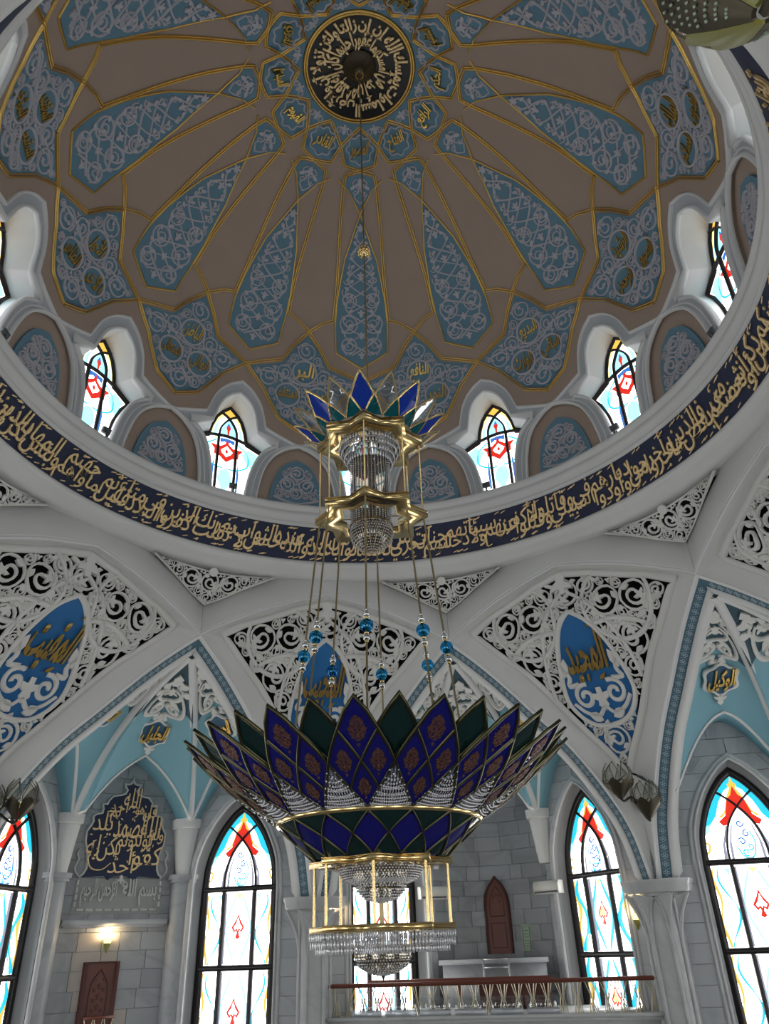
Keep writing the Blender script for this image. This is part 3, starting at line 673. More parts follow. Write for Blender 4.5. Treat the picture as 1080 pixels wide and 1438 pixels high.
for wd_, x0, L, row in lay:
    c_ = 47.0 + (x0 + L / 2 - xa) * sl; wdeg = L * abs(sl)
    if abs(c_) > 134: continue
    V = text2d(wd_, .006)[0]; hh = np.ptp(V[:, 1]); hgt = min(.74, .60 * hh + .10)
    m = MB(); put_text(m, ringS, wd_, c_, .62 if row == 0 else .38, wdeg * 1.05, hgt, .005, .006, z0=.001, shear=1.2)
    g = np.random.default_rng(len(wd_) * 7 + int(x0 * 10))
    for _ in range(2 + int(L)):
        x = c_ + (g.random() - .5) * wdeg; y = .93 - .03 * g.random() if row == 0 else .06 + .03 * g.random()
        m.ribbon(ringS, np.array([(x - .55, y - .025), (x + .55, y + .025)]) if False else np.array([(x - .5, y - .02), (x, y), (x + .5, y + .02)]), .016, .004, z0=.001) if False else m.add(ringS(np.array([x - .5, x + .5, x + .55, x - .45]), np.array([y - .03, y + .015, y + .045, y]), .005), np.array([[0, 1, 2, 3]]))
    obj('word', m, T['goldmos'], ib)

# ------------------------------------------------------------------ crossing arches (8-fold)
COLA = PHID - 7.5                          # azimuth of the pillar left of the chandelier; pillars every 45 degrees
KR, C45 = 1.085, math.sqrt(.5)
EC = curve([(0, 1.137), (.115, 1.108), (.23, 1.072), (.345, 1.022), (.449, .968), (.6, .85), (.75, .705), (.86, .595), (.96, .46), (1.035, .32), (1.075, .15)], 6)
iJ = 24
ED = lambda x: np.interp(x, EC[:, 0], EC[:, 1])
def fpan(h):
    H = [.15, .32, .46, .595, .705, .85, .968, 1.05, 1.14]; R = [1.557, 1.529, 1.481, 1.42, 1.3476, 1.246, 1.1455, 1.135, 1.115]
    return np.interp(h, H, R)
FK = lambda x, y, o: np.stack(np.broadcast_arrays(np.asarray(x, float), fpan(y) - np.asarray(o, float), np.asarray(y, float)), -1)
# outer loop: arch edges round one spandrel (from the bottom, right side, up to the apex), pillar frame
xs = EC[iJ:, 0]; side = np.stack([(KR - xs) * C45, (KR + xs) * C45, EC[iJ:, 1]], 1)        # junction -> pillar
top = np.stack([EC[:iJ + 1, 0], np.full(iJ + 1, KR), EC[:iJ + 1, 1]], 1)                     # apex -> junction
PTOP = np.array([(0, 1.122), (.10, 1.100), (.215, 1.062), (.30, 1.035), (.383, 1.0)]); PSIDE = curve([(.383, 1.0), (.30, .905), (.238, .84), (.187, .77), (.137, .69), (.09, .62), (.05, .565), (.006, .494)], 4)
def samp(P, n):
    L = np.r_[0, np.cumsum(np.linalg.norm(np.diff(P, axis=0), axis=1))]; t = np.linspace(0, L[-1], n); return np.stack([np.interp(t, L, P[:, i]) for i in range(P.shape[1])], 1)
ncut = int(np.argmin(np.abs(EC[iJ:, 0] - .975)))
o1 = np.vstack([samp(top, 16), samp(side[:ncut + 1], 30)[1:]]); i1 = np.vstack([samp(PTOP, 16), samp(PSIDE, 30)[1:]])
I1 = FK(i1[:, 0], i1[:, 1], 0.0)
arch = MB(); mld = MB()
x_ = EC[:iJ + 1, 0]; xx = np.r_[-x_[::-1], x_[1:]]; hh = ED(np.abs(xx))
topf = np.minimum(hh + .112, 1.2) if False else hh + .112
arch.grid(np.stack([np.stack([xx, np.full_like(xx, KR), hh], 1), np.stack([xx, np.full_like(xx, KR), hh + .112], 1), np.stack([xx, np.full_like(xx, KR + .05), hh + .112], 1)], 1))
fA = planeS((0, KR, 0), (1, 0, 0), (0, -1, 0))
for dz, w_, t_ in ((.003, .006, .005), (.013, .004, .004)): mld.ribbon(fA, np.stack([xx, hh + dz], 1), w_, t_)
for sx in (1, -1):
    X = np.array([sx, 1, 1.]); a_, b_ = o1 * X, I1 * X; mid = a_ * .5 + b_ * .5 + np.array([0, .012, .010])
    arch.grid(np.stack([a_, a_ * .8 + b_ * .2 + (0, .008, .004), mid, b_], 1))
    tail = side[ncut:] * X; ch_ = np.linspace(.494, tail[-1, 2], len(tail)); cen = np.stack([np.zeros(len(tail)), fpan(ch_) - .004, ch_], 1); arch.grid(np.stack([tail, cen], 1))
    e_ = np.vstack([top, side[1:]]) * X
    mld.tube(side * X + (0, .002, 0), .0045, 6)
poly = np.vstack([mir(np.vstack([PTOP, PSIDE[1:]]))[::-1], np.vstack([PTOP, PSIDE[1:]])[1:]])   # bottom-left ... apex ... bottom-right
mld.ribbon(FK, poly, .012, .006, closed=True)
for q_ in dens(scal(poly, 1.0), .016, True): pass
tr0 = obj('trim_2', arch, T['white'], None, COLA, kind='structure', smooth=False)
obj('moulding', mld, T['bead'], tr0)
arches = [tr0]
for k in range(1, 8):
    c = dup(tr0, COLA + 45 * k); c.name = 'trim_%d' % (k + 2); arches.append(c)

# pierced spandrel panels
ALM = curve([(0, .985), (.05, .945), (.088, .88), (.112, .80), (.120, .735), (.098, .685), (.055, .650), (0, .640)], 5)
alm = np.vstack([ALM, mir(ALM)[::-1][1:-1]])
almtop = np.vstack([ALM[:18], mir(ALM[:18])[::-1]])
TH = .010
tr = MB(); inn = scal(poly, .965, (0, .88))
tr.ribbon(FK, scal(poly, .985, (0, .88)), .022, TH, closed=True, taper=.9)
tr.ribbon(FK, alm, .014, TH + .003, closed=True, taper=.8)
al2 = scal(alm, 1.34, (0, .845)); al2 = al2[inside(poly, al2)]
def clipped(P): P = dens(P, .012, False); P = P[inside(inn, P)]; return P
def segs(P):
    k = inside(inn, P); out = []; cur_ = []
    for p, b in zip(P, k):
        if b: cur_.append(p)
        elif cur_: out.append(np.array(cur_)); cur_ = []
    if cur_: out.append(np.array(cur_))
    return [s_ for s_ in out if len(s_) > 3]
def circ(cx, cy_, r, n=60, a0=0, a1=2 * PI): a = np.linspace(a0, a1, n); return np.stack([cx + r * np.cos(a), cy_ + r * np.sin(a)], 1)
for sx in (1, -1):
    for C in (circ(.17 * sx, .985, .115), circ(-.20 * sx, .76, .36), circ(-.115 * sx, .70, .235)):
        for s_ in segs(C):
            s_ = s_[~inside(scal(alm, .98), s_)]
            if len(s_) > 3:
                br = np.where(np.linalg.norm(np.diff(s_, axis=0), axis=1) > .05)[0]
                for pc in np.split(s_, br + 1):
                    if len(pc) > 3:
                        tr.ribbon(FK, pc, .012, TH + .002, taper=.85)
scrolls(tr, FK, pack(scal(poly, .93, (0, .88)), .050, .0075, 95, [alm], n=7000, seed=11), TH, .2, ring=True, small=.012, leafy=1.55, lw=.0075)
# openwork over the lower half of the almond
low = np.vstack([ALM[18:], mir(ALM[18:])[::-1][1:]])
for sx in (1, -1):
    P = spiral(.052 * sx, .735, .040, PI / 2 + sx * .4, -sx, 1.35, 26); tr.ribbon(FK, P, .013, TH)
    tr.ribbon(FK, curve(np.array([(.10, .835), (.085, .80), (.095, .775), (.06, .776)]) * (sx, 1), 5), .014, TH); tr.plate(FK, leaf((.10 * sx, .80), PI / 2 + sx * .35, .06, .03), TH)
    tr.ribbon(FK, curve(np.array([(0, .70), (.03, .675), (.07, .69), (.10, .72)]) * (sx, 1), 5), .012, TH); tr.plate(FK, leaf((.02 * sx, .66), .5 if sx > 0 else PI - .5, .05, .03), TH)
tr.plate(FK, trefoil((0, .755), -PI / 2, .07), TH)
tr.plate(FK, trefoil((0, 1.045), PI / 2, .075), TH + .006)
# bead row along the border
rowp = dens(scal(poly, 1.012, (0, .88)), .014, True)
back = MB(); FB = lambda x, y, o: FK(x, y, np.asarray(o) - .10); back.plate(FB, scal(poly, 1.0, (0, .88)), 0, 0, spacing=.06, sides=False)
side_ = MB(); q = np.vstack([poly, poly[:1]]); side_.grid(np.stack([FK(q[:, 0], q[:, 1], 0.0), FK(q[:, 0], q[:, 1], -.012)], 1)); q2 = q; back.grid(np.stack([FK(q[:, 0], q[:, 1], -.012), FB(q2[:, 0], q2[:, 1], 0.0)], 1))
alp = MB(); alp.plate(FK, scal(alm, 1.0), .003, -.004, spacing=.03)
lowp = MB(); lowpoly = np.array([(-.115, .70), (.115, .70), (.060, .60), (.028, .55), (0, .505), (-.028, .55), (-.060, .60)]); lowp.plate(FK, lowpoly, .003, -.006, spacing=.03)
KN = {-1: ('المقيت', 'left of the frame'), 0: ('المجيب', 'behind the chandelier beads'), 1: ('المجيد', 'right of the chandelier'), 2: ('الشهيد', 'cut by the right edge')}
first = None
for k in (-1, 0, 1, 2):
    az = COLA + 45 * k; lab = {-1: 'white pierced arabesque panel at the left edge with a gold name on a blue almond', 0: 'white pierced arabesque panel with blue almond, behind the blue glass beads', 1: 'white pierced arabesque panel right of the chandelier with a gold name on a blue almond', 2: 'white pierced arabesque panel cut off by the right edge of the photo'}[k]
    if first is None:
        kp = thing('pierced_panel', az, (0, fpan(.494), .494), lab, 'carved panel', 'pierced spandrel panels'); kp0 = kp
        obj('tracery', tr, T['lace'], kp); obj('shade_backing', back, T['void'], kp); obj('edge', side_, T['lace'], kp)
        obj('almond', alp, T['royal'], kp); obj('lower_field', lowp, T['royal'], kp); first = kp
    else: kp = dup(first, az, label=lab)
    KN[k] = KN[k] + (kp,)
for k in (-1, 0, 1, 2):
    m = MB(); put_text(m, FK, KN[k][0], 0.0, .850, .142, .150, .007, .03, z0=.003, shear=.15)
    m.plate(FK, leaf((.02, .775), .6, .03, .012), .008, .001); m.plate(FK, leaf((.045, .955 - .03), .9, .025, .008), .008, .001)
    obj('calligraphy', m, T['gold'], [c for c in (KN[k][2],)][0])

# small triangular pierced panels between ring and arches, bay frame
BAYA = COLA - 22.5
tip = np.array((0, 1.172, 1.078)); tl = np.array((0, 1.082, 1.200))
def FT(x, y, o):        # x lateral, y 0 tip .. 1 ring
    x, y, o = np.broadcast_arrays(np.asarray(x, float), np.asarray(y, float), np.asarray(o, float))
    P = tip + y[..., None] * (tl - tip); P = P + x[..., None] * np.array((1., 0, 0)); n_ = np.array((0, -.80, -.60))
    P[..., 1] -= (1.10 - np.sqrt(np.maximum(1.10 ** 2 - x ** 2, 0))) * y * .9
    return P + o[..., None] * n_
FTm = lambda x, y, o: FT(x, np.asarray(y) / .150, o)
tp = np.array([(0, .004), (.06, .040), (.13, .088), (.225, .146), (.15, .137), (.08, .130), (0, .127)]); tpo = np.vstack([tp, mir(tp)[::-1][1:-1]])
tt_ = MB(); tt_.ribbon(FTm, scal(tpo, .97, (0, .09)), .006, .006, closed=True)
scrolls(tt_, FTm, pack(scal(tpo, .95, (0, .09)), .034, .005, 44, n=5000, seed=21), .006, .2, ring=True, small=.008, leafy=1.4)
tt_.plate(FTm, scal(circ(0, .128, .016, 14), 1.0), .008, .001)
tb = MB(); tb.plate(lambda x, y, o: FTm(x, y, o) , scal(tpo, 1.08, (0, .09)), 0, -.05, spacing=.05, sides=False)
tn = None; TL = {-1: 'small triangular pierced panel at the left edge under the ring', 0: 'small triangular pierced panel left of the chandelier rods under the ring', 1: 'small triangular pierced panel just right of the chandelier rods under the ring', 2: 'small triangular pierced panel farthest right under the ring'}
for k in (-1, 0, 1, 2):
    az = BAYA + 45 * k
    if tn is None:
        tn = thing('triangular_panel', az, tuple(tip), TL[k], 'carved panel', 'small pierced panels under the ring'); obj('tracery', tt_, T['lace'], tn); obj('shade_backing', tb, T['void'], tn)
    else: dup(tn, az, label=TL[k])
# plain infill behind the triangles so the ring is closed all round
inf = MB(); inf.plate(lambda x, y, o: FTm(x, y, o), np.array([(0, -.01), (.26, .16), (-.26, .16)]), 0, -.055, spacing=.06, sides=False)
t9 = obj('trim_10', inf, T['white'], None, BAYA, kind='structure')
for k in range(1, 8): dup(t9, BAYA + 45 * k).name = 'trim_%d' % (10 + k)

# ------------------------------------------------------------------ bays: rim strips, vaults, walls, windows (bay frame: x lateral, y radial, z height)
C22, S22 = math.cos(PI / 8), math.sin(PI / 8)
xs = EC[iJ:, 0]; e3 = np.stack([xs * C22 - KR * S22, KR * C22 + xs * S22, EC[iJ:, 1]], 1); e3[0, 0] = 0.0    # junction -> right pillar
def rim(d):      # rim curve moved a distance d outward and inward of the opening
    Tn = np.gradient(e3[:, [0, 2]], axis=0); Tn /= np.linalg.norm(Tn, axis=1)[:, None]; N = np.stack([-np.abs(Tn[:, 1]), -np.abs(Tn[:, 0])], 1)
    N[0] = (0, -1.25)
    return e3 + np.stack([N[:, 0] * d * .52, np.full(len(e3), d * .85), N[:, 1] * d * .52], 1)
LC, RCN = .587, 1.418                      # inner wall corner at the pillar
LB, RB = .222, 1.808                       # far wall corner
wdir = np.array([LB - LC, RB - RCN]); WL = float(np.linalg.norm(wdir)); wdir /= WL; win_n = np.array([-wdir[1], wdir[0]])
win_n = win_n if win_n[1] < 0 else -win_n  # inward normal (lateral, radial) of the right-hand wall
def wallS(sg):   # x: distance from the pillar corner towards the far corner; offset towards the room
    return lambda x, y, o: np.stack(np.broadcast_arrays(sg * (LC + np.asarray(x) * wdir[0] + np.asarray(o) * win_n[0]), RCN + np.asarray(x) * wdir[1] + np.asarray(o) * win_n[1], np.asarray(y, float)), -1)
NW = 1.84                                  # niche wall plane
nicheS = lambda x, y, o: np.stack(np.broadcast_arrays(np.asarray(x, float), NW - np.asarray(o, float), np.asarray(y, float)), -1)
JV = np.array((0, 1.238, .918))
A_ = .5
def vprof(v): return A_ * v + (1 - A_) * np.sin(v * PI / 2), A_ * v + (1 - A_) * (1 - np.cos(v * PI / 2))
class Vault:
    def __init__(s, B, inward):
        s.B = np.asarray(B, float); L = np.r_[0, np.cumsum(np.linalg.norm(np.diff(s.B, axis=0), axis=1))]
        ia = int(np.argmax(s.B[:, 2])); s.u = np.where(np.arange(len(s.B)) <= ia, L / L[ia] - 1, (L - L[ia]) / (L[-1] - L[ia]))
        v = np.linspace(0, 1, 60); s.v = v; C = s.P(np.zeros(60), v); s.sl = np.r_[0, np.cumsum(np.linalg.norm(np.diff(C, axis=0), axis=1))]
        s.hw = np.linalg.norm(s.P(np.full(60, .5), v) - s.P(np.full(60, -.5), v), axis=1)
        a, b = s.P(np.array([-.5, .5, 0, 0]), np.array([.7, .7, .5, .9]))[[1, 3]] - s.P(np.array([-.5, .5, 0, 0]), np.array([.7, .7, .5, .9]))[[0, 2]]
        n = np.cross(a, b); n /= np.linalg.norm(n); s.n = n if n @ np.asarray(inward) > 0 else -n
    def P(s, u, v):
        b = np.stack([np.interp(u, s.u, s.B[:, i]) for i in range(3)], -1); h, g = vprof(np.asarray(v, float))
        d = b - JV; return JV + d * np.stack([h, h, g], -1)
    def f(s, x, y, o):
        x, y, o = np.broadcast_arrays(np.asarray(x, float), np.asarray(y, float), np.asarray(o, float))
        v = np.interp(y, s.sl, s.v); hw_ = np.interp(v, s.v, s.hw); u = x / np.maximum(hw_, 1e-3)
        return s.P(np.clip(u, -1, 1), v) + o[..., None] * s.n
ARC = curve([(.195, .445), (.165, .497), (.115, .565), (.058, .622), (0, .664)], 5)
Bm = np.stack([np.r_[-ARC[:, 0], ARC[::-1][1:, 0]], np.full(2 * len(ARC) - 1, 1.70), np.r_[ARC[:, 1], ARC[::-1][1:, 1]]], 1)
Bm[0] = (-.208, 1.745, .452); Bm[-1] = (.208, 1.745, .452)
apx = np.array(wallS(1)(.583 * WL, .657, .126)); col0 = rim(.075)[-1]; col0 = np.array([rim(.075)[:, 0][k] if False else 0 for k in range(1)]) if False else rim(.075)[int(np.argmin(np.abs(e3[:, 2] - .44)))]
cor_ = np.array((.222, 1.745, .452))
def warc(a, b, t): return a + (b - a) * t
tq = np.linspace(0, 1, 12)
def lunside(start, end, bulge):
    P = start + (end - start) * tq[:, None]; P[:, 2] = start[2] + (end[2] - start[2]) * np.sin(tq * PI / 2 * .92) / math.sin(PI / 2 * .92) * (1 - .0) ; return P
Bs = np.vstack([lunside(col0, apx, 0)[:-1], lunside(cor_, apx, 0)[::-1]])    # pillar ... apex ... far corner
VM = Vault(Bm, (0, -1, -.3)); VR = Vault(Bs[::-1], (-.6, -.5, -.3)); VL_ = Vault(mir(Bs), (.6, -.5, -.3))
vb = MB(); soff = MB(); vtrim = MB(); dark = MB()
for V in (VM, VR, VL_):
    uu, vv = np.meshgrid(np.linspace(-1, 1, 25), np.linspace(0, 1, 17), indexing='ij'); vb.grid(V.P(uu, vv))
    hwD = MB(); u2, v2 = np.meshgrid(np.linspace(-1, 1, 13), np.linspace(0.0, .47, 8), indexing='ij'); dark.grid(V.P(u2, v2) + V.n * .003)  # teal sheet paints the opening's shade onto the vault face; no opening is cut
def ribstrip(mb, V, u0, w_, th):
    v = np.linspace(.02, 1, 22); C = V.P(np.full(22, u0), v); Tn = np.gradient(C, axis=0); Tn /= np.linalg.norm(Tn, axis=1)[:, None]
    n = VM.n; B = np.cross(Tn, n); B /= np.linalg.norm(B, axis=1)[:, None]
    mb.grid(np.stack([C - B * w_ / 2, C - B * w_ * .3 + n * th, C + B * w_ * .3 + n * th, C + B * w_ / 2], 1))
ribm = [MB(), MB()]
for i, u0 in enumerate((-1, 1)): ribstrip(ribm[i], VM, u0, .034, .012)
edge = MB()
for B in (Bm, Bs, mir(Bs)):
    edge.tube(B, .006, 6)
# lunette soffits back to the wall
wm, wsof = MB(), MB()
nb_ = Bm.copy(); nb_[:, 1] = NW + .01; wsof.grid(np.stack([Bm, nb_], 1))
for sg in (1, -1):
    b = Bs.copy(); q = b.copy(); q[:, :2] -= win_n * .17; wsof.grid(np.stack([b, q], 1) * np.array([sg, 1, 1]))
rimw, rims, rimo = MB(), MB(), MB()
for sg in (1, -1):
    X = np.array([sg, 1, 1])
    rimw.grid(np.stack([rim(d) for d in (0, .014)], 1) * X); rims.grid(np.stack([rim(d) for d in (.014, .048)], 1) * X)
    rimw.grid(np.stack([rim(.048), rim(.052) - (0, 0.004, .004), rim(.070) - (0, .004, .004), rim(.075), rim(.085)], 1) * X)
    a, b = rim(.020), rim(.042); L = np.r_[0, np.cumsum(np.linalg.norm(np.diff((a + b) / 2, axis=0), axis=1))]
    nn = np.cross(np.gradient((a + b) / 2, axis=0), b - a); nn /= np.linalg.norm(nn, axis=1)[:, None]; nn *= np.sign(nn[:, 1:2] * -1 + 1e-9)
    for s0 in np.arange(.03, L[-1] - .005, .0255):
        A0, B0 = [np.array([np.interp(s0, L, v[:, i]) for i in range(3)]) for v in (a, b)]; c0 = (A0 + B0) / 2; e1 = (B0 - A0) / 2
        tn_ = np.array([np.interp(s0 + .004, L, ((a + b) / 2)[:, i]) - np.interp(s0 - .004, L, ((a + b) / 2)[:, i]) for i in range(3)]); tn_ /= np.linalg.norm(tn_); nv = np.array([np.interp(s0, L, nn[:, i]) for i in range(3)])
        fs = lambda x, y, o, c0=c0, e1=e1 / np.linalg.norm(e1), tn_=tn_, nv=nv: (c0 + np.asarray(x, float)[..., None] * e1 + np.asarray(y, float)[..., None] * tn_ - np.broadcast_to(np.asarray(o, float), np.shape(x))[..., None] * nv * np.sign(nv[1] + 1e-9)) * X
        for dx, dy in ((0, .0055), (0, -.0055), (.0065, 0), (-.0065, 0)): rimo.ribbon(fs, circ(dx, dy, .0042, 7)[:-1], .002, .0012, closed=True)
        for dx in (-1, 1): rimo.plate(fs, np.array([(dx * .003, .0128), (dx * .011, .0118), (dx * .010, .0138)]), .0012)
# pendants and medallions on the vault faces
def pendant(mb, f, y0):
    O = np.array([(0, -.135), (.016, -.122), (.012, -.108), (.026, -.100), (.024, -.085), (.036, -.066), (.046, -.038), (.042, -.012), (.022, .004), (.008, .012), (.012, .026), (0, .032)]) + (0, y0)
    P = np.vstack([O, mir(O)[::-1][1:-1]]); mb.ribbon(f, curve(P, 3, True), .010, .010, closed=True, z0=.003)
    for sx in (1, -1):
        mb.ribbon(f, spiral(sx * .020, y0 - .020, .019, -PI / 2, -sx, 1.4, 18), .009, .010, z0=.003)
        mb.ribbon(f, curve(np.array([(0, y0 - .045), (.018, y0 - .058), (.024, y0 - .08), (.006, y0 - .098)]) * (sx, 1), 5), .009, .010, z0=.003)
        mb.plate(f, leaf((.003 * sx, y0 - .05), PI / 2 - sx * 1.0, .036, .016), .010, .003); mb.plate(f, leaf((.012 * sx, y0 - .112), -PI / 2 + sx * .5, .035, .02), .010, .003)
        mb.plate(f, leaf((.03 * sx, y0 - .09), -PI / 2 + sx * .3, .03, .018), .010, .003)
    mb.plate(f, trefoil((0, y0 - .115), -PI / 2, .05), .010, .003); mb.plate(f, trefoil((0, y0 - .07), -PI / 2, .03), .010, .003)
    return mb
def tplane(V, y0):
    c0 = V.f(np.array(0.0), np.array(y0), 0.0); e = V.f(np.array([-.04, .04, 0, 0]), np.array([y0, y0, y0 - .04, y0 + .04]), 0.0)
    ex = (e[1] - e[0]); ex /= np.linalg.norm(ex); ey = e[3] - e[2]; ey -= ex * (ey @ ex); ey /= np.linalg.norm(ey); n = np.cross(ex, ey); n = n if n @ V.n > 0 else -n
    return planeS(c0 + n * .012, ex, n, ey)
def medal(f0, y0, txt):
    f = lambda x, y, o: f0(np.asarray(x) * 1.22, np.asarray(y) * 1.22, o)
    a = np.linspace(0, 2 * PI, 56, endpoint=False); r = .049 + .005 * np.cos(a * 6); o_ = np.stack([r * np.sin(a) * 1.02, y0 - r * np.cos(a) * .98], 1); o_[0] = (0, y0 - .062)
    fr = MB(); fr.plate(f, o_, .010, .002)
    fr.plate(f, np.array([(0, y0 - .075), (.012, y0 - .055), (-.012, y0 - .055)]), .009, .002); fr.plate(f, trefoil((0, y0 + .045), PI / 2, .036), .010, .002)
    r2 = .0405 + .003 * np.cos(a * 6); i_ = np.stack([r2 * np.sin(a), y0 - r2 * np.cos(a)], 1); dk = MB(); dk.plate(f, i_, .003, .011)
    g = MB(); put_text(g, lambda x, y, o: f(x, 2 * y0 - np.asarray(y), o), txt, 0, y0, .072, .066, .008, .03, z0=.013, shear=.12)
    return fr, dk, g
pend = MB()
YM = [float(np.interp(v, V.v, V.sl)) for V, v in ((VM, .755), (VR, .70), (VL_, .70))]
for V, ym in zip((VM, VR, VL_), YM): pendant(pend, (lambda x, y, o, V=V, ym=ym: V.f(np.asarray(x) * 1.5, ym - .066 + np.asarray(y) * 1.2, o)), -.032)

def arch_win(hw_, spring, apex, n=6):
    P = curve([(hw_, spring), (hw_ * .93, spring + (apex - spring) * .32), (hw_ * .66, spring + (apex - spring) * .64), (hw_ * .30, spring + (apex - spring) * .88), (0, apex)], n); return P
def outline(hw_, spring, apex, bot): P = np.vstack([[(hw_, bot)], arch_win(hw_, spring, apex)]); return np.vstack([P, mir(P)[::-1][1:]])
WCX = .59 * WL; WHW = .1425; WBOT = -.46
OUT = outline(WHW, .215, .492, WBOT)
OPW = outline(WHW + .030, .215, .530, WBOT - .02)
WTOP = .72; WLOW = -1.0
SPADE = {}; RICH = {}
def window_mesh(sg):
    W0 = wallS(sg); F = lambda x, y, o: W0(WCX - sg * np.asarray(x), y, o) if sg < 0 else W0(WCX - np.asarray(x) * 1.0, y, o)
    # local x grows to the viewer's right
    F = (lambda x, y, o: W0(WCX - np.asarray(x), y, o)) if sg > 0 else (lambda x, y, o: W0(WCX + np.asarray(x), y, o))
    f = lambda x, y, o: F(x, y, np.asarray(o) - .05)
    fr = MB(); fr.ribbon(f, OUT, .026, .012, closed=True, taper=.85)
    for y in (.208, -.046, -.30): fr.ribbon(f, np.array([(-WHW, y), (WHW, y)]), .020, .014)
    for sx in (1, -1):
        fr.ribbon(f, np.array([(.062, WBOT), (.062, .208)]) * (sx, 1), .014, .012)
        fr.ribbon(f, curve(np.array([(.064, .208), (.060, .262), (.040, .325), (0, .378), (-.045, .418), (-.07, .432)]) * (sx, 1), 6), .0075, .011)
    pn = MB(); pn.plate(f, OUT, .002, -.003, sides=False)
    gp = {k: MB() for k in G}; gq = lambda k, P, z, sym=True: gplate(gp, k, P, z, sym, f)
    gq('cyan', [(0, .484), (.03, .465), (.075, .418), (.105, .365), (.122, .318), (.10, .322), (.075, .350), (.055, .395), (.03, .43), (0, .45)], Z1)
    gq('pale', [(.122, .318), (.132, .285), (.11, .30), (.09, .335), (.10, .325)], Z1)
    gq('amber', [(0, .476), (.007, .455), (.016, .45), (.010, .438), (.024, .415), (.036, .385), (.046, .362), (.07, .345), (.055, .345), (.03, .37), (.012, .41), (0, .42)], Z2)
    gq('red', [(0, .445), (.012, .415), (.028, .402), (.036, .375), (.044, .352), (.070, .332), (.058, .318), (.040, .322), (.020, .352), (0, .372)], Z3)
    gq('hatch', [(.042, .322), (.052, .318), (.074, .26), (.080, .208), (.068, .208), (.066, .26)], Z1)
    gq('hatch', [(.056, .208), (.052, .262), (.035, .318), (.028, .325), (.043, .27), (.046, .208)], Z1)
    for j, (x, y) in enumerate(((-.006, .325), (.008, .292), (-.010, .268), (.012, .252), (-.004, .236))):
        gp['blue' if j < 3 else 'cyan'].ribbon(f, spiral(x, y, .013, j * 1.3, 1 if j % 2 else -1, 1.1, 14), .005, .0004, z0=Z1)
    gp['cyan'].ribbon(f, curve([(-.028, .25), (-.012, .222), (.016, .222), (.030, .262), (.020, .30)], 5), .005, .0004, z0=Z1)
    for sx in (1, -1):
        gp['amber'].ribbon(f, curve(np.array([(.130, .27), (.116, .262), (.122, .24), (.134, .235), (.128, .215)]) * (sx, 1), 5), .007, .0004, z0=Z1)
        gp['hatch'].ribbon(f, curve(np.array([(.110, .305), (.095, .285), (.108, .262), (.092, .24), (.1, .222)]) * (sx, 1), 5), .003, .0004, z0=Z1)
        for y0, y1 in ((.195, -.035), (-.057, -.29), (-.312, -.45)):
            h = y1 - y0; t = np.linspace(0, 1, 24)
            gp['cyan'].ribbon(f, np.stack([sx * (.092 + .022 * np.sin(t * PI * 2.2 + .6)), y0 + h * t], 1), (.003 + .005 * np.abs(np.sin(t * PI * 2.2))), .0004, z0=Z1)
            gp['amber'].ribbon(f, np.stack([sx * (.124 + .006 * np.sin(t * 11)), y0 + h * t], 1), .004 + .006 * np.abs(np.sin(t * 5.5)), .0004, z0=Z1)
            gp['pale'].ribbon(f, np.stack([sx * (.012 + .036 * np.abs(np.sin(t * PI * 1.0)) ** 1.4), y0 + h * t], 1), .004 + .004 * np.abs(np.sin(t * PI * 2)), .0004, z0=Z1)
            gp['hatch'].ribbon(f, np.stack([sx * np.full(24, .052), y0 + h * t], 1), .006, .0004, z0=Z1)
        gq('pale', [(.07, .19), (.09, .19), (.075, .165)], Z1); gq('yellow', [(.136, .19), (.132, .19), (.132, -.03), (.136, -.03)], Z1)
        gq('yellow', [(.136, -.06), (.131, -.06), (.131, -.29), (.136, -.29)], Z1)
    gq('yellow', [(0, .19), (.018, .192), (.006, .18), (0, .17)], Z1)
    ex = RICH.setdefault(sg, {k: MB() for k in ('cyan', 'amber', 'hatch', 'blue')})
    for y0, y1 in ((.195, -.035), (-.057, -.29)):
        h = y1 - y0; t = np.linspace(0, 1, 24)
        for sx in (1, -1):
            ex['cyan'].ribbon(f, np.stack([sx * (.098 + .020 * np.sin(t * PI * 2.4 + .3)), y0 + h * t], 1), .008 + .012 * np.abs(np.sin(t * PI * 2.4 + .3)), .0004, z0=Z2 + .0006)
            ex['amber'].ribbon(f, np.stack([sx * (.120 + .012 * np.sin(t * 9 + 1)), y0 + h * t], 1), .006 + .010 * np.abs(np.sin(t * 4.5 + .5)), .0004, z0=Z1 + .0003)
            ex['hatch'].ribbon(f, np.stack([sx * np.full(24, .047), y0 + h * t], 1), .012, .0004, z0=Z1 + .0002)
            ex['cyan'].ribbon(f, np.stack([sx * (.010 + .034 * np.abs(np.sin(t * PI)) ** 1.4), y0 + h * t], 1), .003 + .010 * np.abs(np.sin(t * PI * 2)), .0004, z0=Z1 + .0005)
    for P_ in ([(-.012, .33), (.0, .30), (-.016, .285), (-.02, .25), (.0, .232), (.02, .245), (.014, .268), (-.004, .258)], [(.004, .345), (.014, .31), (.024, .27), (.026, .24)], [(-.022, .305), (-.03, .26), (-.028, .225), (.0, .216), (.028, .222)]): ex['blue'].ribbon(f, curve(P_, 5), .005, .0004, z0=Z1 + .0002)
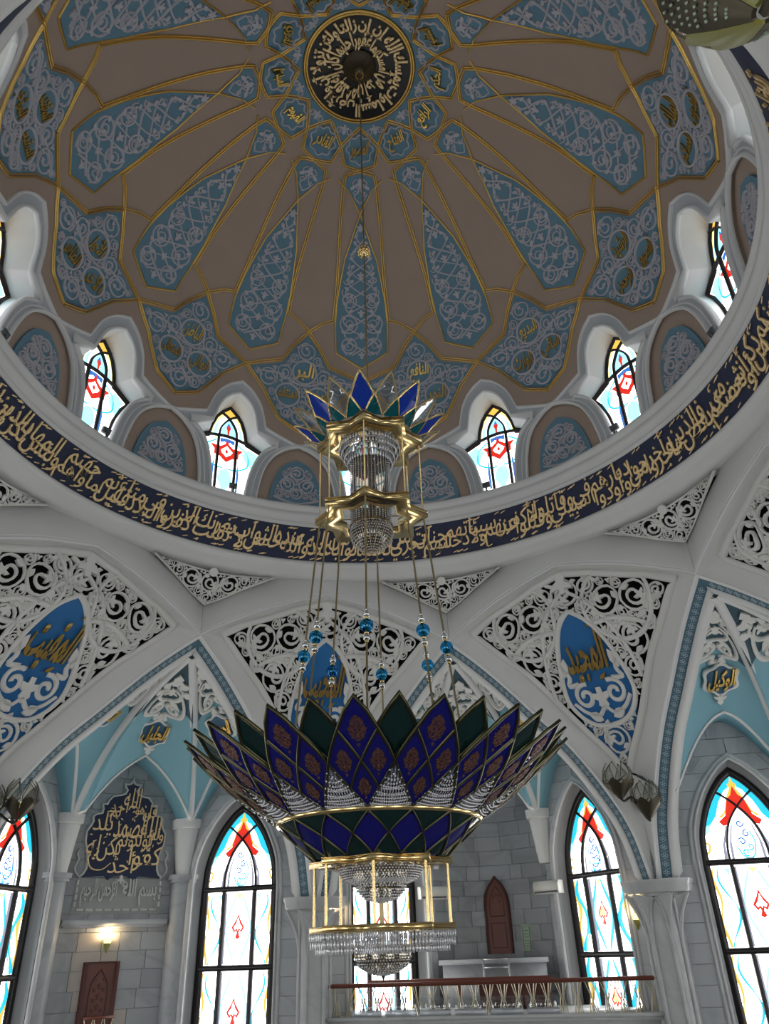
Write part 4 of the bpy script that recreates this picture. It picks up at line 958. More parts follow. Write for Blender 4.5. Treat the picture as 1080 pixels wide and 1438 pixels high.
    for yo, kk in ((.085, 'red'), (-.175, 'red')):
        out_ = np.array([(0, .042), (.008, .022), (.026, -.004), (.014, -.022), (.007, -.014), (.004, -.022), (.010, -.036), (0, -.042)]); inn_ = np.array([(0, .028), (.007, .008), (.017, -.004), (.012, -.012), (.004, -.006), (0, -.014)])
        P = np.vstack([out_, mir(out_)[::-1][1:-1]]) + (0, yo); gp[kk].plate(f, P, .0004, Z1, sides=False)
        P = np.vstack([inn_, mir(inn_)[::-1][1:-1]]) + (0, yo); gp['clear'].plate(f, P, .0004, Z2, sides=False); SPADE.setdefault(sg, MB()).plate(f, P, .0004, Z3, sides=False)
    return fr, pn, gp, F
def wall_mesh(sg, F):
    m = MB(); x0, x1 = sorted(((WCX, WCX - WL) if sg > 0 else (-WCX, WL - WCX)))
    x0 -= .0; R = np.array([(x0, WLOW), (x1, WLOW), (x1, WTOP), (x0, WTOP)])
    m.plate(F, R, 0, -.006, spacing=None, holes=[OPW], sides=False)
    q = np.vstack([OPW, OPW[:1]]); m.grid(np.stack([F(q[:, 0], q[:, 1], -.006), F(q[:, 0] * .985, q[:, 1], -.022), F(q[:, 0] * .90, q[:, 1] - .008, -.030), F(q[:, 0] * .86, q[:, 1] - .03, -.052)], 1))
    s_ = MB(); s_.ribbon(F, OPW * (1.06, 1.0) + (0, .010), .016, .006); s_.ribbon(F, OPW, .010, .010)
    return m, s_, (x0, x1)
def clip_blocks(F, x0, x1, hole, y0, y1, ch, seed, name, parent, m, m2=None, lamplit=None, gap=.0009, bw=(.09, .15)):
    g = np.random.default_rng(seed); y = y0; r_ = 0
    def hx(yv):       # half width of the opening (with margin) at a height
        if hole is None: return 0.0
        P = hole; xs_ = []
        for i in range(len(P)):
            a, b = P[i - 1], P[i]
            if (a[1] > yv) != (b[1] > yv): xs_.append(a[0] + (b[0] - a[0]) * (yv - a[1]) / (b[1] - a[1]))
        return max(map(abs, xs_)) if xs_ else 0.0
    while y < y1 - .01:
        yt = min(y + ch, y1); a0, a1 = hx(y + gap), hx(yt - gap)
        spans = [((x0, x0), (x1, x1))] if max(a0, a1) == 0 else [((x0, x0), (-a0, -a1)), ((a0, a1), (x1, x1))]
        for (l0, l1), (r0, r1) in spans:
            wid_ = max(r0 - l0, r1 - l1)
            if wid_ < .012: continue
            n = max(1, int(round(wid_ / (bw[0] + (bw[1] - bw[0]) * g.random()))))
            cuts = np.linspace(0, 1, n + 1); cuts[1:-1] += (g.random(n - 1) - .5) * .5 / n if n > 1 else 0
            for c0, c1 in zip(cuts[:-1], cuts[1:]):
                q = np.array([(l0 + (r0 - l0) * c0 + gap, y + gap), (l0 + (r0 - l0) * c1 - gap, y + gap), (l1 + (r1 - l1) * c1 - gap, yt - gap), (l1 + (r1 - l1) * c0 + gap, yt - gap)])
                b = MB(); n_ = 5 if wid_ > .6 else 2
                b.plate(F, q, .0058 + .0008 * g.random(), -.006); mm = m
                if lamplit and lamplit(q.mean(0)): mm = m2
                obj(name, b, mm, parent)
        y = yt; r_ += 1

floor_mb = MB(); floor_mb.lathe([(0.001, -1.0), (1.2, -1.0), (2.4, -1.0)], 48); obj('floor', floor_mb, T['carpet'], kind='structure', label='carpeted prayer hall floor')
VN = {0: ('الجليل', 'الحسيب', 'الكريم'), 1: ('الحكيم', 'الواسع', 'الودود'), 2: ('الباعث', 'الحق', 'الوكيل')}
capm = MB()
def cap(mb, l, r0):
    # flat top slab and a tapering corbel on the corner
    for (z0, z1, a0, a1) in ((.455, .425, .056, .054), (.425, .420, .054, .047), (.420, .262, .045, .026)):
        ring = lambda k, z: [(l + k * x, r0 - k * y, z) for x, y in ((-1, -.6), (-1, .45), (-.45, 1), (.45, 1), (1, .45), (1, -.6))]
        mb.grid(np.array([ring(a0, z0), ring(a1, z1)]).transpose(1, 0, 2), closed=True)
    mb.add(np.array([(l + .056 * x, r0 - .056 * y, .455) for x, y in ((-1, -.6), (-1, .45), (-.45, 1), (.45, 1), (1, .45), (1, -.6))]), np.array([[0, 1, 2, 3, 4, 5]]))
    mb.add(np.array([(l + .026 * x, r0 - .026 * y, .262) for x, y in ((-1, -.6), (-1, .45), (-.45, 1), (.45, 1), (1, .45), (1, -.6))]), np.array([[5, 4, 3, 2, 1, 0]]))
caps = []
for sg in (1, -1): m = MB(); cap(m, sg * .225, 1.805); caps.append(m)
pil = MB()
for sg in (1, -1):
    for z0, z1, k in ((.262, .245, .058), (.245, .235, .052), (.235, -1.0, .044)):
        ring = lambda k_, z: [(sg * .237 + k_ * x, 1.83 - k_ * y, z) for x, y in ((-1, -.6), (-1, .6), (-.5, 1), (.5, 1), (1, .6), (1, -.6))]
        pil.grid(np.array([ring(k, z0), ring(k, z1)]).transpose(1, 0, 2), closed=True)
    pil.add(np.array([(sg * .237 + .058 * x, 1.83 - .058 * y, .262) for x, y in ((-1, -.6), (-1, .6), (-.5, 1), (.5, 1), (1, .6), (1, -.6))]), np.array([[0, 1, 2, 3, 4, 5]]))
nw = MB(); nw.plate(nicheS, np.array([(-.30, WLOW), (.30, WLOW), (.30, WTOP), (-.30, WTOP)]), 0, -.006, sides=False)
cw = MB(); CR = .262
def curvS(x, y, o):      # concave apse wall: x is arc length
    x, y, o = np.broadcast_arrays(np.asarray(x, float), np.asarray(y, float), np.asarray(o, float)); a = x / CR
    return np.stack([(CR - o) * np.sin(a), 1.80 + (CR - o) * np.cos(a) - .06, y], -1)
cw.grid(curvS(*np.meshgrid(np.linspace(-.33, .33, 25), [WLOW, WTOP], indexing='ij'), -.006))

BW = {}
wn = 13; wcount = 0
WLAB = {(0, 1): 'tall stained glass window left of the chandelier with a red bird motif', (1, -1): 'tall stained glass window behind the crystal bottom of the chandelier', (1, 1): 'tall stained glass window right of the chandelier above the gallery rail', (2, -1): 'tall stained glass window cut off by the right edge', (0, -1): 'tall stained glass window cut off by the left edge'}
proto = {}
for k in range(8):
    az = BAYA + 45 * k; vis = k in (0, 1, 2)
    # rim and vault
    if k == 0:
        vt = obj('trim_20', vb, T['vault'], None, az, kind='structure', label='pale blue folded vault over the left bay')
        for m in ribm: obj('rib', m, T['white'], vt)
        obj('arch_edge', edge, T['white'], vt); obj('lunette_soffit', wsof, T['vault'], vt); obj('painted_recess_shade', dark, T['teal'], vt)
        rm = obj('trim_30', rimw, T['white'], None, az, kind='structure'); obj('patterned_strip', rims, T['strip'], rm); obj('strip_ornament', rimo, T['stripo'], rm)
        tag(rm.children[1], kind='stuff')
        cp0 = obj('trim_40', caps[0], T['white'], None, az, kind='structure'); cp1 = obj('trim_50', caps[1], T['white'], None, az, kind='structure')
        pl0 = obj('pilaster', pil, T['marble'], None, az, kind='structure')
        proto['v'] = (vt, rm, cp0, cp1)
    else:
        for nm, o in zip((20, 30, 40, 50), proto['v']): c = dup(o, az); c.name = 'trim_%d' % (nm + k); VLB = {1: 'pale blue folded vault over the gallery, behind the chandelier', 2: 'pale blue folded vault at the right edge'}
        for nm in (20,):
            c = bpy.data.objects['trim_%d' % (20 + k)]
            if k in VLB: c['label'] = VLB[k]
            elif 'label' in c: del c['label']
        if k != 1: dup(pl0, az)
    for sg in (-1, 1):
        if k == 0:
            fr, pn, gp, F = window_mesh(sg); wmh, ws_, (x0, x1) = wall_mesh(sg, F)
            wl = obj('wall_bay_' + ('right' if sg > 0 else 'left'), wmh, T['joint'], None, az, kind='structure'); obj('window_surround', ws_, T['marblep'], wl)
            wb = tuple(F(np.array(0.0), np.array(WBOT), -.05)); wo = obj('window_%d' % wn, None, None, None, az, wb, kind='structure', label=WLAB[(0, sg)])
            obj('frame', fr, T['frame'], wo); obj('clear_pane', pn, G['clear'], wo)
            for kk, m in gp.items():
                if m.V: obj(GN[kk], m, G[kk], wo)
            BW[sg] = (wl, wo, F, x0, x1)
        else:
            wl = dup(BW[sg][0], az); wo = dup(BW[sg][1], az); b_ = BASE[wo.name]; wo.name = 'window_%d' % wn; BASE[wo.name] = b_; wl.name = 'wall_bay_' + ('right' if sg > 0 else 'left')
            if (k, sg) == (1, 1): obj('yellow_glass', SPADE[1], G['yellow'], wo)
            if (k, sg) == (1, 1):
                for kk, m in RICH[1].items(): obj(GN[kk], m, G[kk], wo)
            if (k, sg) in WLAB: wo['label'] = WLAB[(k, sg)]
            elif 'label' in wo: del wo['label']
        wn += 1
        if (k, sg) in WLAB: BW[(k, sg)] = wl
    nwo = obj('wall_niche' if k != 1 else 'wall_apse', nw if k != 1 else cw, T['joint'] if k < 2 else T['marble'], None, az, kind='structure')
    BW[('n', k)] = nwo
    if not vis:
        for sg in (-1, 1):
            F = BW[sg][2]; b = MB(); x0, x1 = BW[sg][3:5]; b.plate(F, np.array([(x0, WLOW), (x1, WLOW), (x1, WTOP), (x0, WTOP)]), .005, -.006, holes=[OPW], sides=False); obj('marble_facing', b, T['marble'], [o for o in ([wl] if sg > 0 else [])][0] if sg > 0 else BW_left) if sg > 0 else None
    BW_left = wl
    if vis:
        V3 = ((VM, YM[0], 'middle'), (VR, YM[1], 'right'), (VL_, YM[2], 'left'))
        if k == 0: po = obj('pendant_tracery', pend, T['lace'], vt)
        for (V, ym, w_), nm in zip(V3, VN[k]):
            if (k, w_) in ((2, 'right'),): continue
            fr, dk, g = medal(tplane(V, ym), 0.0, nm); b = V.f(np.array(0.0), np.array(ym), 0.0)
            lab = {0: 'left vault bay', 1: 'vault bay behind the chandelier petals', 2: 'vault bay at the right edge'}[k]
            pos = {'middle': 'middle', 'right': 'right', 'left': 'left'}[w_]
            mo = thing('calligraphy_medallion', az, tuple(b), 'white framed gold name medallion, %s face of the %s' % (pos, lab), 'medallion', 'gold lettered medallions on the blue vaults')
            obj('frame', fr, T['lace'], mo); obj('dark_field', dk, T['medblue'], mo); obj('calligraphy', g, T['gold'], mo)
for kk, m in RICH[-1].items(): obj(GN[kk], m, G[kk], BW[-1][1])
# marble blocks of the walls in view
for (k, sg) in WLAB:
    F, x0, x1 = BW[sg][2:5]; hole = OPW * (1.06, 1.0) + (0, .012)
    clip_blocks(F, x0, x1, hole, -.30, .66, .056, 10 + k * 2 + sg, 'marble_block', BW[(k, sg)], T['marble'])
lamplit_area = lambda c: -.135 < c[0] < .045 and c[1] < .095  # the lamp's pool of light, painted into these blocks as a warmer tone
clip_blocks(nicheS, -.20, .20, None, -.27, .66, .058, 40, 'marble_block', BW[('n', 0)], T['marble'], T['marble_lamplit'], lamplit_area, bw=(.07, .11))
clip_blocks(curvS, -.32, .32, None, -.27, .66, .055, 41, 'marble_block', BW[('n', 1)], T['marble'], bw=(.08, .13))
for k in (0, 1, 2):
    pass

# ------------------------------------------------------------------ pillars with ribbed capitals (pillar frame)
def hexr(a, b, c_, y0, z): return [(-a, y0, z), (-a, y0 - b, z), (-c_, y0 - b - (a - c_) * .95, z), (c_, y0 - b - (a - c_) * .95, z), (a, y0 - b, z), (a, y0, z)]
pm = MB(); Y0 = 1.56
def prism_(mb, rings, top=True):
    mb.grid(np.array(rings).transpose(1, 0, 2), closed=True)
    if top:
        for r_ in (rings[0], rings[-1]): mb.add(np.array(r_), np.array([[0, 1, 2, 3, 4, 5]]))
prism_(pm, [hexr(.053, .05, .030, Y0, -1.0), hexr(.053, .05, .030, Y0, .128)], False)
cpm = MB(); prism_(cpm, [hexr(.100, .055, .060, Y0, .124), hexr(.105, .058, .063, Y0, .131), hexr(.106, .060, .064, Y0, .148), hexr(.110, .062, .066, Y0, .153), hexr(.110, .062, .066, Y0, .162)])
rbm = MB()
fr_ = [(-.053, Y0 - .05), (-.030, Y0 - .05 - .023 * .95), (.030, Y0 - .05 - .023 * .95), (.053, Y0 - .05)]; ot_ = [(-.100, Y0 - .055), (-.060, Y0 - .055 - .040 * .95), (.060, Y0 - .055 - .040 * .95), (.100, Y0 - .055)]
for i in range(4):
    a, b = np.array(fr_[i]), np.array(ot_[i]); rbm.tube([(a[0], a[1], -1.0), (a[0], a[1], -.02)], .0075, 6)
    t = np.linspace(0, 1, 9); 
    P = np.stack([a[0] + (b[0] - a[0]) * t ** 2, a[1] + (b[1] - a[1]) * t ** 2, -.02 + .142 * t], 1); rbm.tube(P, .0065, 6)
    for j in (i - 1, i + 1):
        if 0 <= j < 4:
            c_ = np.array(fr_[j]); apx_ = (a + c_) / 2; ap2 = (np.array(ot_[i]) + np.array(ot_[j])) / 2 * .35 + apx_ * .65
            t = np.linspace(0, 1, 9); q_ = a + (ap2 - a) * (t ** 1.8)[:, None]; z = -.045 + .155 * np.sin(t * PI / 2) ** .9
            rbm.tube(np.column_stack([q_, z]), .006, 6)
            pm.grid(np.stack([P, np.column_stack([q_, np.minimum(z, .122)])], 1))
pl = obj('pillar', pm, T['marblep'], None, COLA, kind='structure', label='pale marble pillar with ribbed capital left of the chandelier base')
obj('capital', cpm, T['marblep'], pl); obj('rib', rbm, T['marblep'], pl)
for k in range(1, 8):
    c = dup(pl, COLA + 45 * k); c['label'] = 'pale marble pillar with ribbed capital at the right end of the gallery'
    if k != 1: del c['label']

# ------------------------------------------------------------------ inscription plaque (left bay)
pq = thing('inscription_plaque', BAYA, (0, NW - .008, .10), 'large lobed navy plaque with gold lettering above a pale relief, on the left bay wall', 'plaque')
PH = np.array([(0, .600), (.005, .582), (.017, .577), (.030, .578), (.026, .566), (.018, .556), (.024, .543), (.040, .537), (.068, .532), (.083, .515), (.086, .503), (.104, .502), (.098, .485), (.100, .470), (.120, .466), (.131, .456), (.127, .440), (.134, .424), (.146, .405), (.145, .371), (.134, .338), (.126, .305), (.128, .280), (.136, .264), (.150, .252)])
PB = np.vstack([PH, [(.150, .252), (.06, .258), (.048, .243), (.036, .253), (0, .262)]]); PBs = np.vstack([PB, mir(PB)[::-1][1:-1]])
m = MB(); m.plate(nicheS, PBs, .008, .004); obj('navy_field', m, T['navy'], pq)
m = MB(); e_ = np.vstack([mir(PH)[::-1], PH[1:]]); m.ribbon(nicheS, dens(e_, .01, False), .008, .012, z0=.003); 
for sx in (1, -1): m.ribbon(nicheS, curve(np.array([(.150, .255), (.168, .28), (.158, .31), (.166, .33), (.156, .348)]) * (sx, 1), 5), .006, .008, z0=.003)
obj('lobed_border', m, T['kufic'], pq)
IKH = [('قل', .078, .478, .050, .062), ('هو', .038, .478, .034, .040), ('الله', .006, .528, .062, .074), ('أحد', -.040, .503, .066, .056), ('الله', .088, .428, .074, .078), ('الصمد', .012, .432, .120, .092), ('لم', -.052, .468, .034, .062), ('يلد', -.092, .432, .070, .078),
       ('ولم', .112, .392, .052, .066), ('يولد', .058, .378, .076, .078), ('ولم', -.004, .368, .060, .080), ('يكن', -.058, .348, .080, .084), ('له', -.116, .358, .044, .074), ('كفوا', .078, .318, .118, .088), ('أحد', -.006, .304, .092, .074)]
m = MB()
for t_, x_, y_, w__, h_ in IKH: put_text(m, nicheS, t_, x_, y_, w__, h_, .005, -.004, z0=.012, shear=.08)
m.ribbon(nicheS, curve([(-.045, .300), (-.075, .278), (-.112, .282), (-.128, .312), (-.122, .33)], 6), np.linspace(.003, .007, 25), .005, z0=.012)
g_ = np.random.default_rng(9)
for _ in range(70):
    q_ = np.array([(g_.random() - .5) * .26, .285 + g_.random() * .25])
    if inside(PBs * (.9, 1), q_[None])[0]: m.plate(nicheS, leaf(q_, g_.random() * 6.3, .012, .004), .003, .012)
obj('calligraphy', m, T['goldmos'], pq)
m = MB(); m.plate(nicheS, np.array([(-.158, .135), (.158, .135), (.152, .25), (-.152, .25)]), .004, .002); obj('lower_panel', m, T['plaqueg'], pq)
m = MB(); put_text(m, nicheS, 'بسم الله', .074, .205, .122, .088, .008, .02, z0=.006); put_text(m, nicheS, 'الرحمن الرحيم', -.072, .205, .124, .088, .008, .015, z0=.006)
for sx in (1, -1): m.ribbon(nicheS, spiral(.016 * sx, .228, .014, -PI / 2, sx, 1.2, 14), .005, .008, z0=.006)
m.plate(nicheS, trefoil((0, .232), PI / 2, .03), .008, .006)
for i in range(9): m.ribbon(nicheS, circ(-.128 + .032 * i, .148, 1, 2) * 0 + np.array([(-.128 + .032 * i - .012, .148), (-.128 + .032 * i + .012, .148)]), .009, .007, z0=.006)
for sx in (1, -1):
    for i in range(4): m.ribbon(nicheS, np.array([(.150 * sx, .158 + .023 * i), (.149 * sx, .174 + .023 * i)]), .009, .007, z0=.006)
obj('kufic_relief', m, T['kufic'], pq)
m = MB(); m.box((0, NW - .014, .108), (.365, .028, .018)); m.box((0, NW - .009, .096), (.35, .018, .008)); obj('trim_60', m, T['marblep'], None, BAYA, kind='structure', label='stone ledge under the lettered plaque')

# doors
def door_part(f, P, th, z0, nm, mt, parent, **k):
    m = MB(); m.plate(f, np.asarray(P, float), th, z0); return obj(nm, m, mt, parent)
d1 = obj('door_1', None, None, None, BAYA, (-.026, NW - .01, -.27), kind='structure', label='carved dark wooden door lit by a wall lamp, lower left')
fD = lambda x, y, o: nicheS(np.asarray(x) - .026, y, o)
m = MB(); m.ribbon(fD, np.array([(-.053, -.30), (-.053, -.014), (.053, -.014), (.053, -.30)]), .012, .022); obj('frame', m, T['woodd'], d1)
door_part(fD, [(-.049, -.30), (.049, -.30), (.049, -.018), (-.049, -.018)], .010, .002, 'leaf', T['wood'], d1)
m = MB(); P = np.vstack([[(.030, -.22)], curve([(.030, -.11), (.026, -.075), (.012, -.05), (0, -.036)], 4)]); m.ribbon(fD, np.vstack([P, mir(P)[::-1][1:]]), .006, .005, z0=.012)
for y in (-.075, -.105, -.135, -.165):
    m.plate(fD, trefoil((0, y), -PI / 2, .018), .004, .012)
    for sx in (1, -1): m.plate(fD, trefoil((.010 * sx, y + .008), PI / 2 - sx * .9, .014), .004, .012)
obj('carved_arch', m, T['woodd'], d1)
fR = lambda x, y, o: curvS(x, y, np.asarray(o))
P = np.vstack([[(.050, -.036)], curve([(.050, .125), (.046, .165), (.030, .200), (.012, .222), (0, .236)], 4)]); DP = np.vstack([P, mir(P)[::-1][1:]])
d2 = obj('door_2', None, None, None, BAYA + 45, (0, 2.0, -.036), kind='structure', label='red brown wooden door with pointed top in the curved wall')
m = MB(); m.plate(fR, DP, .012, .003); obj('leaf', m, T['wood'], d2)
m = MB(); m.ribbon(fR, DP, .009, .020, z0=.003); obj('frame', m, T['woodd'], d2)
m = MB(); P = np.vstack([[(.030, .095)], curve([(.030, .135), (.026, .16), (.012, .188), (0, .2)], 3)]); m.ribbon(fR, np.vstack([P, mir(P)[::-1][1:]]), .004, .004, closed=True, z0=.015)
m.ribbon(fR, np.array([(-.03, -.015), (.03, -.015), (.03, .070), (-.03, .070)]), .004, .004, closed=True, z0=.015)
for y in (.165, .145, .125, .108):
    m.plate(fR, trefoil((0, y), PI / 2, .014), .004, .015)
    for sx in (1, -1): m.ribbon(fR, spiral(.012 * sx, y, .007, 0, sx, 1.2, 10), .003, .004, z0=.015)
obj('carved_panel', m, T['woodd'], d2)
m = MB(); m.box(tuple(fR(np.array(-.038), np.array(.085), .022)), (.010, .006, .003)); obj('handle', m, T['brass'], d2)

# wall lamps
def sconce(az, p, outw, label, strength):
    t = thing('wall_lamp', az, p, label, 'wall lamp', 'small green glass wall lamps'); p = np.asarray(p, float); o = np.asarray(outw, float); c = p + o * .016
    m = MB(); m.lathe([(.0005, c[2] - .026), (.004, c[2] - .020), (.0095, c[2] - .006), (.012, c[2] + .004)], 14, (c[0], c[1])); obj('bowl', m, T['olive'], t, smooth=True)
    m = MB(); m.lathe([(.011, c[2] + .003), (.0125, c[2] + .012), (.0155, c[2] + .020), (.0135, c[2] + .0185), (.010, c[2] + .006)], 14, (c[0], c[1])); obj('lit_rim', m, T['lampon'], t, smooth=True)
    m = MB(); m.tube([p, p + o * .010, c + (0, 0, -.012)], .0025, 6); m.tube([p - o * .002, p + o * .003], .006, 8); obj('bracket', m, T['bronze'], t)
    l = bpy.data.lights.new('bulb', 'POINT'); l.energy = strength; l.color = (1.0, .70, .38); l.shadow_soft_size = .08
    lo_ = bpy.data.objects.new('bulb', l); COL.objects.link(lo_); lo_.parent = t; lo_.location = (c + (0, 0, .022) - p) * S
    return t
sconce(BAYA, (-.020, NW - .004, .040), (0, -1, 0), 'lit green glass wall lamp above the dark wooden door', 38)
FW = wallS(1); pS = FW(np.array(.090), np.array(.048), .010); sconce(BAYA + 45, tuple(pS), (win_n[0], win_n[1], 0), 'lit green glass wall lamp beside the pillar at the gallery end', 25)
pS = wallS(-1)(np.array(.055), np.array(.085), .010); sconce(BAYA + 45, tuple(pS), (-win_n[0], win_n[1], 0), 'lit wall lamp half hidden behind the brass chandelier rods', 25)

# ------------------------------------------------------------------ gallery in the middle bay
B1 = BAYA + 45
gs = MB(); GX, GY = .60, 1.395
for z0, z1, d_ in ((-.196, -.206, .0), (-.206, -.216, .012), (-.216, -.300, .022)): gs.box((0, (GY + d_ + 1.79) / 2, (z0 + z1) / 2), (2 * GX - d_, 1.79 - GY - d_, z0 - z1))
gal = obj('floor_gallery', gs, T['marblep'], None, B1, kind='structure', label='pale marble gallery slab with moulded edge')
rl = thing('gallery_railing', B1, (0, 1.415, -.196), 'long gallery railing with brown wooden handrail and crossing metal bars', 'railing')
m = MB(); m.tube([(-.53, 1.415, -.108), (.535, 1.415, -.108)], .0065, 8); m.tube([(-.53, 1.415, -.109), (-.533, 1.415, -.109)], .008, 8); obj('handrail', m, T['wood'], rl, smooth=False)
nb = 23; bal = None
for i in range(nb):
    x = -.505 + i * (1.02 / (nb - 1))
    if bal is None:
        m = MB()
        for a, b in (((-.018, -.112), (.010, -.196)), ((.018, -.112), (-.010, -.196)), ((-.008, -.112), (.003, -.196)), ((.008, -.112), (-.003, -.196)), ((-.004, -.150), (-.014, -.196)), ((.004, -.150), (.014, -.196))):
            m.tube([(x + a[0], 1.415, a[1]), (x + b[0], 1.415, b[1])], .0016, 5)
        bal = obj('baluster', m, T['goldrail'], rl); x0_ = x
    else: c = dup(bal, None, rl); c.location = ((x - x0_) * S, 0, 0)
gp_ = None
for i in range(6):
    x = -.40 + i * .115
    if i == 3: x += .0
    p = (x, 1.403, -.196)
    lab = 'low glass panel before the gallery railing, ' + ['first from the left', 'second from the left', 'third from the left', 'fourth from the left', 'fifth from the left', 'at the right end'][i]
    o = thing('glass_panel', B1, p, lab, 'glass panel', 'low glass panels along the gallery edge')
    m = MB(); m.box((x, 1.403, -.170), (.108, .0012, .050)); obj('pane', m, T['pane'], o)
    m = MB(); m.box((x, 1.4015, -.186), (.100, .003, .018)); obj('foot_plate', m, T['frost'], o)
bn = thing('marble_bench', B1, (0, 1.80, -.196), 'long grey marble bench along the curved gallery wall', 'bench')
m = MB(); m.box((-.010, 1.785, -.056), (.40, .08, .016)); obj('seat', m, T['marble'], bn); m = MB(); m.box((-.010, 1.795, -.130), (.38, .05, .132)); obj('base', m, T['marble'], bn)
st = thing('metal_stand', B1, (.005, 1.72, -.196), 'light metal stand in front of the pointed door', 'stand')
for x in (-.042, .050): m = MB(); m.box((x, 1.72, -.122), (.005, .005, .148)); obj('post', m, T['steel'], st)
for z in (-.050, -.075): m = MB(); m.box((.004, 1.72, z), (.092, .005, .005)); obj('crossbar', m, T['steel'], st)
br = thing('wooden_rail', B1, (-.05, 1.62, -.196), 'dark wooden rail panel standing behind the gallery railing', 'railing')
m = MB(); m.tube([(-.45, 1.62, -.106), (.20, 1.62, -.106)], .006, 8); obj('top_rail', m, T['wood'], br)
m = MB(); m.box((.07, 1.622, -.155), (.24, .008, .080)); obj('panel', m, T['woodd'], br)
for x in (-.44, -.12, .19): m = MB(); m.box((x, 1.62, -.152), (.010, .010, .088)); obj('post', m, T['wood'], br)
br2 = thing('small_railing', BAYA, (-.026, 1.76, -.27), 'short wooden topped railing in front of the dark door, lower left', 'railing')
m = MB(); m.box((-.03, 1.76, -.170), (.10, .010, .008)); obj('handrail', m, T['wood'], br2)
for i in range(3):
    m = MB(); x = -.062 + i * .032
    for a, b in ((-.014, .006), (.014, -.006)): m.tube([(x + a, 1.76, -.174), (x + b, 1.76, -.27)], .0018, 5)
    obj('baluster', m, T['goldrail'], br2)
for sx, lab in ((-1, 'cream air conditioner half hidden behind the brass chandelier rods'), (1, 'cream air conditioner on the wall left of the right gallery window')):
    a_ = .55 * sx; p = np.array((sx * .222, 1.772, .155)); ex = np.array((math.cos(a_), -math.sin(a_) , 0)); ey = np.array((math.sin(a_), math.cos(a_), 0))
    o = thing('air_conditioner', B1, tuple(p), lab, 'air conditioner', 'wall air conditioners'); ax_ = [ex, ey, (0, 0, 1)]
    m = MB(); prof = [(-.018, .0), (.018, .0), (.018, .044), (-.010, .044), (-.018, .034)]
    V = np.array([p + ex * s_ * .056 + ey * a + np.array((0, 0, b)) for s_ in (-1, 1) for a, b in prof]); m.add(V, [np.array([[0, 1, 2, 3, 4], [9, 8, 7, 6, 5]]), np.array([[i, (i + 1) % 5, 5 + (i + 1) % 5, 5 + i] for i in range(5)])]); obj('case', m, T['plastic'], o)
    m = MB(); m.box(p + ey * -.0185 + (0, 0, .006), (.100, .002, .006), ax_); obj('vent_flap', m, T['greyp'], o)
nbd = thing('notice_board', B1, tuple(fR(np.array(.112), np.array(-.03), .004)), 'pale green notice board on the curved wall right of the pointed door', 'notice board')
m = MB(); m.plate(fR, np.array([(.092, -.028), (.136, -.028), (.136, .062), (.092, .062)]), .004, .002); obj('board', m, T['sign'], nbd)
m = MB(); m.ribbon(fR, np.array([(.098, -.020), (.130, -.020), (.130, .054), (.098, .054)]), .003, .002, closed=True, z0=.006)
for y in (.04, .028, .018, .006, -.004, -.012): m.ribbon(fR, np.array([(.104, y), (.124, y)]), .003, .0015, z0=.006)
obj('print', m, T['signd'], nbd)

# ------------------------------------------------------------------ lotus lamps on the pillars
def cup(mb_d, mb_g, mb_o, c, R=.048, H=.115, pierced=None):
    c = np.asarray(c, float); n = 6
    prof = lambda v: (R * np.interp(v, [0, .12, .25, .45, .62, .82, 1], [.04, .30, .60, .93, 1.0, .88, .55]), H * v)
    for i in range(n):
        a0 = i * 2 * PI / n
        def f(x, y, o, a0=a0):
            x, y, o = np.broadcast_arrays(np.asarray(x, float), np.asarray(y, float), np.asarray(o, float)); r, z = prof(y); r = r + o + .002
            return np.stack([c[0] + r * np.sin(a0 + x), c[1] + r * np.cos(a0 + x), c[2] + z], -1)
        low_ = np.array([(-.5, .015), (.5, .015), (.52, .36), (.25, .46), (0, .54), (-.25, .46), (-.52, .36)]); hi = np.array([(0, .40), (.46, .48), (.44, .70), (.22, .88), (0, 1.0), (-.22, .88), (-.44, .70), (-.46, .48)])
        tgt = mb_o if (mb_o is not None and i % 2) else mb_d
        tgt.plate(f, low_, .003, 0, spacing=.2); mb_g.plate(f, hi, .002, -.003, spacing=.25); mb_d.ribbon(f, curve(hi, 2, True), .03, .0015, closed=True)
        if pierced is not None and not i % 2:
            for y in np.arange(.12, .46, .045):
                w_ = np.interp(y, [.02, .22, .40, .52], [.02, .40, .48, .03]); 
                for x in np.arange(-w_ + .1, w_ - .05, .13): pierced.octa(f(np.array([x]), np.array([y]), .003), .0016)  # pale beads paint the light showing through the leaf; no holes are cut
def pillar_lamp(k, label, pos, base, arms):
    t = thing('lotus_lamp', COLA + 45 * k, base, label, 'lamp', 'lotus lamps on the pillars')
    for p in pos:
        d, g = MB(), MB(); cup(d, g, None, p); b = obj('leaf_basket', d, T['bronze'], t); obj('glass_petal', g, T['clearp'], b)
    m = MB()
    for a in arms: m.tube(curve(a, 5), .004, 6)
    m.sphere(base, .010, 10, 6); obj('arm', m, T['bronze'], t)
AP = [(-.005, 1.355, .395), (.055, 1.42, .335)]
AM = [[(0, 1.50, .40), (0, 1.44, .41), (-.004, 1.38, .392), AP[0]], [(0, 1.47, .405), (.03, 1.44, .355), (.052, 1.425, .330), AP[1]]]
pillar_lamp(1, 'bronze and glass lotus lamp on the pillar right of the chandelier', AP, (0, 1.495, .40), AM)
MX = lambda L: [tuple(np.array(v) * (-1, 1, 1)) for v in L]
pillar_lamp(-1, 'bronze and glass lotus lamp at the left edge over the cut off window', [(.088, 1.395, .36), (.0, 1.42, .34)], (0, 1.495, .40), [[(0, 1.50, .40), (.04, 1.45, .39), (.08, 1.41, .355), (.088, 1.395, .36)], [(0, 1.47, .405), (0, 1.44, .36), (.0, 1.42, .34)]])
